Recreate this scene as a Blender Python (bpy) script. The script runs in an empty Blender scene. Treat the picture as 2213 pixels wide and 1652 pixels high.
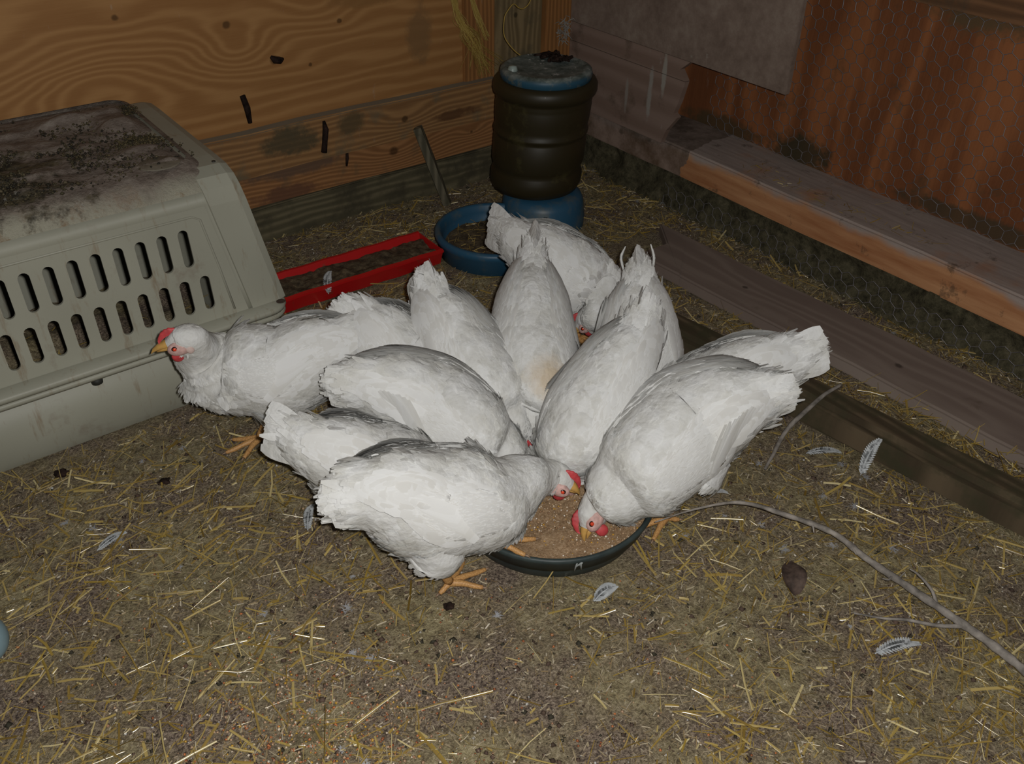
import bpy, bmesh, math, random
import numpy as np
from mathutils import Vector, Matrix
rng = np.random.default_rng(7); random.seed(7)
SC = bpy.context.scene; COL = SC.collection

# ---------------------------------------------------------------- camera, light, exposure
CAMH = 1.25
R_ = [[0.7985676390137556, -0.601711110215329, 0.015279586494150663],
      [-0.34250643383292245, -0.47514301439149265, -0.8105112329005809],
      [0.49495360257608995, 0.6420146849709919, -0.5855237617539941]]
cam = bpy.data.objects.new('camera', bpy.data.cameras.new('camera')); COL.objects.link(cam)
r, d, f = [Vector(v) for v in R_]
mw = Matrix((( r.x, -d.x, -f.x, 0), (r.y, -d.y, -f.y, 0), (r.z, -d.z, -f.z, CAMH), (0, 0, 0, 1)))
cam.matrix_world = mw
cam.data.sensor_width = 36; cam.data.lens = 2000/2213*36; cam.data.clip_start = .02
SC.camera = cam
fl = bpy.data.lights.new('camera_flash', 'POINT'); fl.energy = 74; fl.shadow_soft_size = .012
fl.color = (1.0, .985, .955)
flo = bpy.data.objects.new('camera_flash', fl); COL.objects.link(flo)
flo.location = Vector((0, 0, CAMH)) + r*.030 - d*.022 + f*.02
W = bpy.data.worlds.new('world'); SC.world = W; W.use_nodes = True
W.node_tree.nodes['Background'].inputs[0].default_value = (.66, .66, .64, 1)
W.node_tree.nodes['Background'].inputs[1].default_value = .06
SC.view_settings.view_transform = 'Standard'; SC.view_settings.look = 'None'
SC.view_settings.gamma = 1; SC.view_settings.exposure = 0.0; SC.view_settings.use_curve_mapping = False

# ---------------------------------------------------------------- node helper
class NB:
    def __init__(s, name):
        s.m = bpy.data.materials.new(name); s.m.use_nodes = True
        s.t = s.m.node_tree; s.N = s.t.nodes; s.b = s.N['Principled BSDF']
        s.tc = s.N.new('ShaderNodeTexCoord'); s.obj = s.tc.outputs['Object']
    def inp(s, sock, v):
        if isinstance(v, bpy.types.NodeSocket): s.t.links.new(v, sock)
        elif isinstance(v, tuple) and len(v) == 3 and sock.type == 'RGBA': sock.default_value = (*v, 1)
        else: sock.default_value = v
    def math(s, op, a, b=0., c=0., clamp=False):
        n = s.N.new('ShaderNodeMath'); n.operation = op; n.use_clamp = clamp
        for i, v in enumerate((a, b, c)): s.inp(n.inputs[i], v)
        return n.outputs[0]
    def sep(s, v=None):
        n = s.N.new('ShaderNodeSeparateXYZ'); s.inp(n.inputs[0], v or s.obj); return n.outputs
    def comb(s, x, y, z):
        n = s.N.new('ShaderNodeCombineXYZ')
        for i, v in enumerate((x, y, z)): s.inp(n.inputs[i], v)
        return n.outputs[0]
    def scale(s, vec=(1, 1, 1), v=None):
        n = s.N.new('ShaderNodeVectorMath'); n.operation = 'MULTIPLY'; s.inp(n.inputs[0], v or s.obj); n.inputs[1].default_value = vec
        return n.outputs[0]
    def dist(s, p, v=None):
        n = s.N.new('ShaderNodeVectorMath'); n.operation = 'DISTANCE'; s.inp(n.inputs[0], v or s.obj); n.inputs[1].default_value = p
        return n.outputs['Value']
    def noise(s, sc, det=3, rough=.55, v=None, dist=0.):
        n = s.N.new('ShaderNodeTexNoise'); s.inp(n.inputs['Vector'], v or s.obj)
        n.inputs['Scale'].default_value = sc; n.inputs['Detail'].default_value = det; n.inputs['Roughness'].default_value = rough
        n.inputs['Distortion'].default_value = dist
        return n.outputs['Fac']
    def voro(s, sc, v=None):
        n = s.N.new('ShaderNodeTexVoronoi'); s.inp(n.inputs['Vector'], v or s.obj); n.inputs['Scale'].default_value = sc
        return n.outputs
    def ramp(s, fac, stops):
        n = s.N.new('ShaderNodeValToRGB'); s.inp(n.inputs[0], fac); e = n.color_ramp.elements
        while len(e) < len(stops): e.new(.5)
        for k, (p, c) in enumerate(stops):
            e[k].position = p; e[k].color = (*c, 1) if isinstance(c, tuple) else (c, c, c, 1)
        return n.outputs[0]
    def mix(s, fac, a, b):
        n = s.N.new('ShaderNodeMix'); n.data_type = 'RGBA'
        s.inp(n.inputs['Factor'], fac); s.inp(n.inputs['A'], a) if False else None
        s.inp(n.inputs[6], a); s.inp(n.inputs[7], b); return n.outputs[2]
    def bump(s, h, st=.5, di=.005):
        n = s.N.new('ShaderNodeBump'); s.inp(n.inputs['Height'], h); n.inputs['Strength'].default_value = st; n.inputs['Distance'].default_value = di
        s.t.links.new(n.outputs[0], s.b.inputs['Normal'])
    def rnd(s):
        return s.N.new('ShaderNodeNewGeometry').outputs['Random Per Island']
    def fin(s, col, rough=.7, spec=.3):
        s.inp(s.b.inputs['Base Color'], col); s.inp(s.b.inputs['Roughness'], rough)
        s.b.inputs['Specular IOR Level'].default_value = spec
        return s.m

def simple(name, col, rough=.6, spec=.3, var=.15, sc=40, bump=0):
    n = NB(name); k = n.noise(sc, 4)
    c2 = tuple(min(1, x*(1-var*2)) for x in col); c3 = tuple(min(1, x*(1+var)) for x in col)
    c = n.ramp(k, [(.3, c2), (.7, c3)])
    if bump: n.bump(k, bump, .004)
    return n.fin(c, rough, spec)

def wood(name, lo, hi, ax='x', freq=60, warp=.25, knots=(), dirt=None, dirtlo=.5, stains=(), white=0, seed=0., rough=.65, holes=(), cross='z', dust=None, swirls=()):
    """ax = world axis of the grain. knots: (along, across, radius)."""
    n = NB(name); x, y, z = n.sep()
    S = dict(x=x, y=y, z=z); u = S[ax]; v = S[cross]
    stretch = n.comb(n.math('MULTIPLY', u, 1.3), n.math('ADD', n.math('MULTIPLY', v, 7.), seed), seed)
    wn = n.noise(1.0, 3, .5, stretch)
    vv = n.math('ADD', v, n.math('MULTIPLY', n.math('SUBTRACT', wn, .5), warp))
    kmask = None
    for (ka, kb, kr) in knots:
        du = n.math('MULTIPLY', n.math('SUBTRACT', u, ka), .42); dv = n.math('SUBTRACT', v, kb)
        dd = n.math('SQRT', n.math('ADD', n.math('MULTIPLY', du, du), n.math('MULTIPLY', dv, dv)))
        g = n.math('EXPONENT', n.math('MULTIPLY', n.math('MULTIPLY', dd, dd), -1/(kr*3.2)**2))
        vv = n.math('ADD', vv, n.math('MULTIPLY', g, kr*2.6))
    for (ka, kb, kr, am) in swirls:
        du = n.math('MULTIPLY', n.math('SUBTRACT', u, ka), .55); dv = n.math('SUBTRACT', v, kb)
        d2 = n.math('ADD', n.math('MULTIPLY', du, du), n.math('MULTIPLY', dv, dv))
        vv = n.math('ADD', vv, n.math('MULTIPLY', n.math('EXPONENT', n.math('MULTIPLY', d2, -1/kr**2)), am))
    w = n.math('SINE', n.math('MULTIPLY', vv, freq*6.283))
    w = n.math('POWER', n.math('ADD', n.math('MULTIPLY', w, .5), .5), 1.6)
    fine = n.noise(1., 4, .7, n.comb(n.math('MULTIPLY', u, 12), n.math('MULTIPLY', v, 260), seed))
    br = n.noise(2.2, 3, .5)
    fac = n.math('ADD', n.math('MULTIPLY', w, .55), n.math('MULTIPLY', fine, .45))
    fac = n.math('ADD', n.math('MULTIPLY', fac, .75), n.math('MULTIPLY', br, .25))
    c = n.ramp(fac, [(.2, lo), (.72, hi)])
    for (ka, kb, kr) in knots:
        du = n.math('SUBTRACT', u, ka); dv = n.math('MULTIPLY', n.math('SUBTRACT', v, kb), 1.15)
        dd = n.math('SQRT', n.math('ADD', n.math('MULTIPLY', du, du), n.math('MULTIPLY', dv, dv)))
        dd = n.math('ADD', dd, n.math('MULTIPLY', n.math('SUBTRACT', n.noise(60, 2), .5), .008))
        k = n.ramp(n.math('DIVIDE', dd, kr), [(.55, 1.), (1.0, 0.)])
        c = n.mix(n.math('MULTIPLY', k, .8), c, tuple(q*.28 for q in lo))
    if dirt:
        dn = n.noise(9, 6, .65); dm = n.ramp(dn, [(dirtlo, 0.), (dirtlo+.16, 1.)])
        c = n.mix(n.math('MULTIPLY', dm, .85), c, dirt)
    for (sa, sb, ra, rb, scol) in stains:      # irregular stain of its own shape
        du = n.math('DIVIDE', n.math('SUBTRACT', u, sa), ra); dv = n.math('DIVIDE', n.math('SUBTRACT', v, sb), rb)
        dd = n.math('ADD', n.math('MULTIPLY', du, du), n.math('MULTIPLY', dv, dv))
        dd = n.math('ADD', dd, n.math('MULTIPLY', n.math('SUBTRACT', n.noise(22, 5, .7), .5), 2.2))
        k = n.ramp(dd, [(.3, 1.), (.95, 0.)])
        c = n.mix(n.math('MULTIPLY', k, .85), c, scol)
    if white:
        wn2 = n.noise(1., 5, .7, n.comb(n.math('MULTIPLY', u, 34 if ax != 'z' else 10), n.math('MULTIPLY', v, 10 if ax != 'z' else 34), seed+3))
        c = n.mix(n.math('MULTIPLY', n.ramp(wn2, [(.66, 0.), (.75, 1.)]), white), c, (.45, .45, .42))
    if dust:      # grey dust lying on the upward faces
        nz = n.sep(n.N.new('ShaderNodeNewGeometry').outputs['Normal'])[2]
        c = n.mix(n.ramp(n.math('ADD', nz, n.math('MULTIPLY', n.math('SUBTRACT', n.noise(30, 4), .5), .6)), [(.45, 0.), (.7, 1.)]), c, dust)
    n.bump(fac, .35, .0015)
    return n.fin(c, rough, .22)

# ---------------------------------------------------------------- mesh helpers
def link(name, me, parent=None, mat=None, smooth=True):
    o = bpy.data.objects.new(name, me); COL.objects.link(o)
    if parent is not None: o.parent = parent
    if mat: me.materials.append(mat)
    if smooth: me.polygons.foreach_set('use_smooth', [True]*len(me.polygons))
    return o
def mesh(name, V, Fc):
    me = bpy.data.meshes.new(name); me.from_pydata([tuple(map(float, v)) for v in V], [], [tuple(map(int, q)) for q in Fc]); me.update(); return me
def fromarr(name, V, Q):
    """fast mesh of quads: V (n,3) Q (m,4)"""
    V = np.asarray(V, np.float32); Q = np.asarray(Q, np.int32)
    me = bpy.data.meshes.new(name); me.vertices.add(len(V)); me.vertices.foreach_set('co', V.ravel())
    me.loops.add(Q.size); me.loops.foreach_set('vertex_index', Q.ravel())
    me.polygons.add(len(Q)); me.polygons.foreach_set('loop_start', np.arange(len(Q), dtype=np.int32)*4)
    me.polygons.foreach_set('loop_total', np.full(len(Q), 4, np.int32)); me.update(calc_edges=True); me.validate()
    return me
def empty(name, loc, label, cat, group=None, rz=0):
    o = bpy.data.objects.new(name, None); COL.objects.link(o); o.location = loc; o.rotation_euler.z = rz
    o.empty_display_size = .05; tag(o, label, cat, group); return o
def tag(o, label, cat, group=None, kind=None):
    o['label'] = label; o['category'] = cat
    if group: o['group'] = group
    if kind: o['kind'] = kind
    return o
def struct(o, label=None):
    o['kind'] = 'structure'
    if label: o['label'] = label
    return o
def boxmesh(name, lo, hi, bevel=.002, div=0, wob=0.):
    bm = bmesh.new(); bmesh.ops.create_cube(bm, size=1)
    c = (Vector(lo)+Vector(hi))/2; s = Vector(hi)-Vector(lo)
    for v in bm.verts: v.co = Vector((v.co.x*s.x, v.co.y*s.y, v.co.z*s.z))+c
    if bevel: bmesh.ops.bevel(bm, geom=bm.edges[:], offset=bevel, segments=2, affect='EDGES')
    if div:
        L = max(s); a = list(s).index(L)
        for k in range(1, div):
            p = Vector(c); p[a] = lo[a]+L*k/div; nn = Vector((0, 0, 0)); nn[a] = 1
            bmesh.ops.bisect_plane(bm, geom=bm.verts[:]+bm.edges[:]+bm.faces[:], plane_co=p, plane_no=nn)
        for v in bm.verts:
            q = v.co[a]*9
            for b in range(3):
                if b != a: v.co[b] += wob*(math.sin(q+b*2)+.5*math.sin(q*2.7+b))*.5
    me = bpy.data.meshes.new(name); bm.to_mesh(me); bm.free(); return me
def tube(pts, rad, seg=8, cap=True):
    """returns V, F lists for a tube through pts with radii."""
    P = [Vector(p) for p in pts]; n = len(P); rad = [rad]*n if not hasattr(rad, '__len__') else rad
    V = []; Fc = []; up = Vector((0.13, .21, 1)).normalized()
    for i in range(n):
        t = (P[min(i+1, n-1)]-P[max(i-1, 0)]).normalized()
        a = t.cross(up)
        if a.length < .05: a = t.cross(Vector((1, 0, 0)))
        a.normalize(); b = a.cross(t)
        if i: 
            a = (pa - t*pa.dot(t)).normalized(); b = a.cross(t)
        pa = a
        for k in range(seg):
            q = 2*math.pi*k/seg; V.append(P[i]+(a*math.cos(q)+b*math.sin(q))*rad[i])
    for i in range(n-1):
        for k in range(seg):
            k2 = (k+1) % seg; Fc.append((i*seg+k, i*seg+k2, (i+1)*seg+k2, (i+1)*seg+k))
    if cap: Fc.append(tuple(range(seg))[::-1]); Fc.append(tuple((n-1)*seg+k for k in range(seg)))
    return V, Fc
def join(parts):
    V = []; Fc = []
    for v, q in parts:
        o = len(V); V += list(v); Fc += [tuple(i+o for i in g) for g in q]
    return V, Fc
def lathe(prof, seg=64, sx=1., sy=1., c=(0, 0, 0)):
    V = []; Fc = []
    for (rr, z) in prof:
        for k in range(seg):
            a = 2*math.pi*k/seg; V.append((c[0]+rr*sx*math.cos(a), c[1]+rr*sy*math.sin(a), c[2]+z))
    n = len(prof)
    for i in range(n-1):
        for k in range(seg):
            k2 = (k+1) % seg; Fc.append((i*seg+k, i*seg+k2, (i+1)*seg+k2, (i+1)*seg+k))
    return V, Fc
def catmull(P, n):
    P = np.asarray(P, float); m = len(P); A = np.vstack([2*P[0]-P[1], P, 2*P[-1]-P[-2]]); out = []
    for i in range(m-1):
        p0, p1, p2, p3 = A[i:i+4]
        for t in np.linspace(0, 1, n, endpoint=False):
            out.append(.5*((2*p1)+(-p0+p2)*t+(2*p0-5*p1+4*p2-p3)*t*t+(-p0+3*p1-3*p2+p3)*t**3))
    out.append(P[-1]); return np.array(out)
def norm(v): return v/np.maximum(np.linalg.norm(v, axis=-1, keepdims=True), 1e-9)
def blades(P, D, N, L, Wd, lift=.15, curl=0., ridge=.12, prof=(.45, .95, .9, .3), side=0.):
    """vectorised feather / straw blades -> V, Q. P,D,N (n,3); L,Wd (n,)"""
    n = len(P); D = norm(D); N = norm(N-D*np.sum(N*D, 1, keepdims=True)); S = np.cross(N, D)
    L = np.broadcast_to(L, (n,))[:, None]; Wd = np.broadcast_to(Wd, (n,))[:, None]
    lift = np.broadcast_to(lift, (n,))[:, None]; curl = np.broadcast_to(curl, (n,))[:, None]; side = np.broadcast_to(side, (n,))[:, None]
    k = len(prof); rows = []
    for i in range(k):
        t = i/(k-1); c = P+D*L*t+N*L*(lift*t-curl*t*t)+S*L*side*t*t; w = S*Wd*.5*prof[i]
        rows += [c-w, c+N*Wd*ridge*prof[i], c+w]
    V = np.stack(rows, 1).reshape(-1, 3); q = []
    for i in range(k-1):
        for j in range(2): q.append((i*3+j, i*3+j+1, i*3+j+4, i*3+j+3))
    Q = (np.array(q)[None]+np.arange(n)[:, None, None]*(3*k)).reshape(-1, 4)
    return V, Q
def vnoise(x, y, s=0):
    """cheap smooth value noise"""
    xi = np.floor(x).astype(int); yi = np.floor(y).astype(int); fx = x-xi; fy = y-yi
    fx = fx*fx*(3-2*fx); fy = fy*fy*(3-2*fy)
    h = lambda a, b: (np.abs(np.sin(a*127.1+b*311.7+s*74.7)*43758.5453) % 1)
    return (h(xi, yi)*(1-fx)+h(xi+1, yi)*fx)*(1-fy)+(h(xi, yi+1)*(1-fx)+h(xi+1, yi+1)*fx)*fy
def gz(x, y):
    x = np.asarray(x, float); y = np.asarray(y, float)
    z = (vnoise(x*7, y*7, 1)-.5)*.012+(vnoise(x*23, y*23, 2)-.5)*.006+(vnoise(x*70, y*70, 3)-.5)*.004
    return z-.004

# ================================================================ SETTING
# floor of packed litter
n = NB('packed_litter')
a = n.noise(6, 4); b = n.noise(55, 6, .75); c_ = n.noise(210, 3, .8)
m1 = n.ramp(n.math('ADD', n.math('MULTIPLY', b, .6), n.math('MULTIPLY', c_, .4)),
            [(.34, (.045, .032, .018)), (.46, (.20, .16, .085)), (.57, (.38, .32, .18)), (.72, (.60, .53, .37))])
m2 = n.ramp(c_, [(.38, (.06, .042, .034)), (.52, (.22, .165, .12)), (.68, (.42, .335, .255))])
col = n.mix(n.ramp(a, [(.4, 0.), (.62, 1.)]), m1, m2)
vo = n.voro(120); sp = n.ramp(vo['Distance'], [(.07, 1.), (.14, 0.)])
sel = n.ramp(n.math('MULTIPLY', n.sep(vo['Color'])[0], 1.), [(.80, 0.), (.84, 1.)])
col = n.mix(n.math('MULTIPLY', sp, sel), col, (.45, .42, .38))
n.bump(n.math('ADD', b, c_), .9, .006); M_FLOOR = n.fin(col, .8, .35)
gx, gy = np.meshgrid(np.arange(-1.3, 2.4, .009), np.arange(-.5, 2.5, .009))
V = np.stack([gx, gy, gz(gx, gy)], -1).reshape(-1, 3); h, w = gx.shape
i = np.arange(h*w).reshape(h, w); Q = np.stack([i[:-1, :-1], i[:-1, 1:], i[1:, 1:], i[1:, :-1]], -1).reshape(-1, 4)
floor = struct(link('floor', fromarr('floor', V, Q), None, M_FLOOR))

# left wall: plywood sheet, boards and studs
OL = (.17, .13, .075)
M_PLY = wood('plywood', (.29, .135, .044), (.40, .21, .078), 'x', 24, .22, swirls=[(.90, .545, .055, .16), (.55, .50, .09, -.14), (1.12, .62, .07, .12), (.30, .62, .10, .10)], knots=[(.885, .605, .013), (1.0, .50, .016), (.62, .66, .01), (1.20, .57, .009), (1.10, .47, .007)],
             stains=[(1.45, .50, .05, .10, (.22, .12, .05)), (1.3, .62, .15, .03, (.26, .13, .045))], white=.22, seed=1.7)
struct(link('wall_left', boxmesh('wl', (-.6, 2.35, .11), (1.60, 2.365, 1.5), .0008), None, M_PLY, False))
M_BRD = wood('board_upper', (.19, .095, .038), (.34, .185, .075), 'x', 60, .10, knots=[(1.365, .275, .014)], dirt=(.14, .115, .07), dirtlo=.52, white=.15, seed=5.1, dust=(.24, .21, .16),
             stains=[(1.0, .29, .10, .05, (.075, .062, .035)), (1.19, .30, .05, .04, (.10, .07, .035)), (1.55, .255, .10, .018, (.10, .045, .02))])
struct(link('trim_1', boxmesh('t1', (-.6, 2.312, .213), (1.705, 2.35, .335), .004, 14, .004), None, M_BRD, False))
M_BR2 = wood('board_lower', (.20, .09, .034), (.36, .175, .07), 'x', 75, .08, knots=[(1.335, .175, .019), (1.62, .175, .007)], dirt=(.13, .09, .05), dirtlo=.58, seed=9.3,
             stains=[(1.02, .20, .2, .03, (.12, .075, .05)), (.98, .13, .12, .03, (.13, .06, .035))])
struct(link('trim_2', boxmesh('t2', (-.6, 2.337, .112), (1.712, 2.35, .2135), .002, 10, .002), None, M_BR2, False))
M_OLD = wood('old_sill_timber', (.07, .062, .035), (.16, .135, .08), 'x', 40, .12, dirt=(.055, .048, .03), dirtlo=.45, seed=3.3, rough=.8)
struct(link('trim_3', boxmesh('t3', (-.6, 2.345, -.04), (2.05, 2.39, .104), .004, 20, .006), None, M_OLD, False))
M_STUD = wood('orange_stud', (.19, .085, .028), (.34, .155, .052), 'z', 70, .05, white=.15, seed=7.7, cross='x', dirt=(.2, .13, .07), dirtlo=.6)
struct(link('trim_4', boxmesh('t4', (1.60, 2.338, .112), (1.712, 2.365, 1.5), .003), None, M_STUD, False))
M_CORN = wood('corner_board', (.13, .092, .045), (.24, .175, .09), 'z', 45, .12, dirt=(.09, .075, .045), dirtlo=.5, seed=2.2, cross='x', knots=[(.5, 1.80, .01)])
struct(link('trim_5', boxmesh('t5', (1.712, 2.352, .10), (1.905, 2.38, 1.5), .002), None, M_CORN, False))
struct(link('trim_6', boxmesh('t6', (1.905, 2.33, .11), (2.018, 2.38, 1.5), .003), None, M_STUD, False))

# right wall: rust coloured back panel, ledge timber, grey boards, foundation
M_BACK = wood('rust_panel', (.15, .052, .020), (.30, .112, .042), 'z', 5, .5, dirt=(.055, .05, .028), dirtlo=.60, seed=4.4, cross='y',
              stains=[(.22, 1.55, .07, .13, (.03, .035, .02)), (.21, 1.85, .04, .2, (.07, .05, .025)), (.72, 1.12, .08, .22, (.10, .07, .035)), (.22, .95, .03, .35, (.06, .045, .025))], white=.12)
struct(link('wall_right', boxmesh('wr', (2.24, -.6, .19), (2.256, 2.36, 1.5), .0008), None, M_BACK, False))
n = NB('ledge_timber')
x, y, z = n.sep(); g1 = n.noise(1., 4, .7, n.comb(n.math('MULTIPLY', x, 60), n.math('MULTIPLY', y, 6), n.math('MULTIPLY', z, 60)))
og = n.ramp(n.noise(1., 4, .6, n.comb(n.math('MULTIPLY', x, 14), n.math('MULTIPLY', y, 4), n.math('MULTIPLY', z, 40))), [(.3, (.34, .14, .058)), (.7, (.52, .27, .13))])
gr = n.ramp(g1, [(.3, (.27, .215, .19)), (.72, (.40, .33, .29))])
xe = n.math('ADD', x, n.math('MULTIPLY', n.math('SUBTRACT', n.noise(7, 4, .6), .5), .02))
zz = n.math('ADD', z, n.math('MULTIPLY', n.math('SUBTRACT', n.noise(5, 4, .6), .5), .09))
edge = n.ramp(zz, [(.17, 0.), (.19, 1.)])   # dust crust lying on top of the timber and running over its edge
c = n.mix(edge, og, gr)
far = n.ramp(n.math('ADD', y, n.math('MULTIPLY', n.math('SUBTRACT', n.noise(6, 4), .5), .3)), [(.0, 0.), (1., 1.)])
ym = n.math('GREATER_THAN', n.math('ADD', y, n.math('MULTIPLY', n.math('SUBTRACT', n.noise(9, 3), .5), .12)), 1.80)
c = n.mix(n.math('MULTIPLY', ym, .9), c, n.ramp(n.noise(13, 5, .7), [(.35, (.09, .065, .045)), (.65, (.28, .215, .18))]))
dk = n.ramp(n.noise(16, 5, .7), [(.60, 0.), (.68, 1.)]); c = n.mix(n.math('MULTIPLY', dk, .6), c, (.06, .045, .03))
n.bump(g1, .4, .002); M_LEDGE = n.fin(c, .75, .25)
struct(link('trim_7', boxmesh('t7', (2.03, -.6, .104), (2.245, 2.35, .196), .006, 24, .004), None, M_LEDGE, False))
GR = dict(lo=(.085, .058, .045), hi=(.20, .145, .118))
M_G1 = wood('grey_board', (.14, .100, .085), (.20, .152, .132), 'y', 30, .15, dirt=(.20, .175, .155), dirtlo=.5, white=.8, seed=6.1)
M_G2 = wood('brown_board', (.20, .135, .105), (.26, .185, .15), 'y', 16, .12, dirt=(.10, .07, .05), dirtlo=.55, white=.35, seed=8.2,
            stains=[(1.95, .33, .012, .09, (.32, .3, .27)), (1.90, .40, .010, .07, (.34, .32, .28)), (2.05, .30, .008, .06, (.28, .25, .22))])
n = NB('grey_sheet'); k = n.noise(9, 6, .7); k2 = n.noise(40, 5, .7)
c = n.ramp(n.math('ADD', n.math('MULTIPLY', k, .6), n.math('MULTIPLY', k2, .4)), [(.35, (.15, .108, .085)), (.52, (.22, .165, .132)), (.68, (.29, .235, .19))])
c = n.mix(n.math('MULTIPLY', n.ramp(n.noise(22, 6, .8), [(.63, 0.), (.70, 1.)]), .6), c, (.36, .34, .29)); n.bump(k2, .3, .002); M_G1 = n.fin(c, .8, .2)
b1 = link('trim_8', boxmesh('t8', (2.005, 1.465, .46), (2.022, 2.35, 1.5), .0015), None, M_G1, False); struct(b1)
b1.location = (0, 0, 0)
# lower boards end in a torn, crooked edge near y 1.87
def crooked(name, z0, z1, pts, mat, x0=2.006, x1=2.024):
    out = [(2.33, z0)]+[(p, q) for p, q in pts]+[(2.33, z1)]
    bm = bmesh.new(); f1 = bm.faces.new([bm.verts.new((x0, p, q)) for p, q in out])
    rr = bmesh.ops.extrude_face_region(bm, geom=[f1])
    for v in rr['geom']:
        if isinstance(v, bmesh.types.BMVert): v.co.x = x1
    bmesh.ops.recalc_face_normals(bm, faces=bm.faces); me = bpy.data.meshes.new(name); bm.to_mesh(me); bm.free()
    return struct(link(name, me, None, mat, False))
crooked('trim_9', .197, .4, [(1.885, .197), (1.868, .24), (1.83, .29), (1.845, .30), (1.83, .34), (1.815, .40)], M_G2)
crooked('trim_10', .402, .459, [(1.815, .402), (1.84, .43), (1.805, .459)], M_G2)
struct(link('trim_11', boxmesh('t11', (2.195, -.6, .702), (2.235, 1.45, 1.5), .003), None,
            wood('dark_top_board', (.09, .045, .022), (.19, .095, .045), 'y', 40, .1, dirt=(.06, .05, .035), dirtlo=.48, seed=2.9), False))
n = NB('earthy_foundation')
k = n.noise(34, 7, .75); n.bump(k, 1., .015)
M_FND = n.fin(n.ramp(k, [(.33, (.028, .024, .014)), (.5, (.095, .084, .048)), (.70, (.18, .155, .095))]), .85, .2)
gy_, gz_ = np.meshgrid(np.arange(-.6, 2.36, .012), np.arange(-.03, .125, .008))
xx = 2.05+(vnoise(gy_*16, gz_*16, 5)-.5)*.035+(vnoise(gy_*50, gz_*50, 6)-.5)*.012-.03*np.clip(.05-gz_, 0, .1)/.05
V = np.stack([xx, gy_, gz_], -1).reshape(-1, 3); h, w = gy_.shape; i = np.arange(h*w).reshape(h, w)
Q = np.stack([i[:-1, :-1], i[1:, :-1], i[1:, 1:], i[:-1, 1:]], -1).reshape(-1, 4)
struct(link('wall_foundation_right', fromarr('fnd', V, Q), None, M_FND)).name = 'trim_12'

# chicken wire
def hexwire(name, y0, y1, z0, z1, X, s, rad, wav, label):
    parts = []; a_ = s*.56; hh = s
    seen = set(); rows = int((z1-z0)/(a_*1.5))+1; cols = int((y1-y0)/hh)+1
    def wob(p):
        yy, zz = p; return Vector((X+wav*(math.sin(yy*13+zz*5)+math.sin(zz*21+yy*3)), yy+.003*math.sin(zz*37+yy*9), zz+.003*math.sin(yy*31)))
    def edge(p, q):
        key = tuple(sorted([(round(p[0], 3), round(p[1], 3)), (round(q[0], 3), round(q[1], 3))]))
        if key in seen: return
        seen.add(key)
        if min(p[1], q[1]) < z0-.01 or max(p[0], q[0]) > y1 or max(p[1], q[1]) > z1: return
        tw = abs(p[0]-q[0]) < 1e-4
        parts.append(tube([wob(p), wob(q)], rad*(1.5 if tw else 1), 4, False))
    for rI in range(rows):
        for cI in range(cols):
            cy = y0+cI*hh+(hh/2 if rI % 2 else 0); cz = z0+rI*a_*1.5
            P = [(cy+hh/2*sx, cz+a_*sz) for sx, sz in ((0, 1), (1, .5), (1, -.5), (0, -1), (-1, -.5), (-1, .5))]
            for q in range(6): edge(P[q], P[(q+1) % 6])
    V, Fc = join(parts); n_ = NB('galvanised_wire_'+name)
    n_.b.inputs['Metallic'].default_value = .5
    o = link(name, mesh(name, V, Fc), None, n_.fin(n_.ramp(n_.noise(30), [(.3, (.16, .155, .165)), (.7, (.36, .34, .36))]), .5, .5))
    return tag(o, label, 'chicken wire')
hexwire('chicken_wire', -.1, 1.88, .20, .98, 2.205, .036, .0007, .004, 'grey hexagonal chicken wire stretched over the rust coloured wall panel')
hexwire('chicken_wire', -.1, 1.85, .0, .10, 2.005, .036, .0007, .004, 'low strip of chicken wire in front of the dark base under the ledge')

# ================================================================ LARGE TIMBER ON THE FLOOR
M_PLK = wood('grey_plank', (.19, .145, .122), (.25, .20, .168), 'y', 14, .35, dirt=(.10, .075, .05), dirtlo=.62, seed=3.9, cross='x', knots=[(.86, 1.80, .012), (1.32, 1.79, .01)])
def timber(name, p0, p1, wdt, hgt, mat, label, z=0., tilt=0., bev=.006, cat='plank', skew=0.):
    p0 = Vector((*p0, 0)); p1 = Vector((*p1, 0)); L = (p1-p0).length
    me = boxmesh(name, (-wdt/2, 0, 0), (wdt/2, L, hgt), bev, 16, .004)
    ang = math.atan2((p1-p0).y, (p1-p0).x)-math.pi/2
    if skew:
        for v in me.vertices:
            if v.co.y > L-.03: v.co.y -= (wdt/2-v.co.x)*skew
    o = link(name, me, None, mat, False); R = Matrix.Rotation(ang, 4, 'Z') @ Matrix.Rotation(tilt, 4, 'Y')
    me.transform(Matrix.Translation(p0+Vector((0, 0, z))) @ R)
    return tag(o, label, cat)
timber('plank', (1.86, -.1), (1.775, 1.73), .21, .035, M_PLK, 'wide grey weathered plank lying on the litter along the right wall', -.004, .05, skew=1.25)
M_BEAM = wood('mossy_beam', (.045, .033, .020), (.125, .092, .056), 'y', 30, .15, dirt=(.05, .047, .025), dirtlo=.47, seed=1.1, cross='x')
timber('beam', (1.635, -.1), (1.46, 1.34), .085, .082, M_BEAM, 'dark mossy square beam half sunk in litter beside the grey plank', -.008, 0, .016, 'beam')
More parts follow.
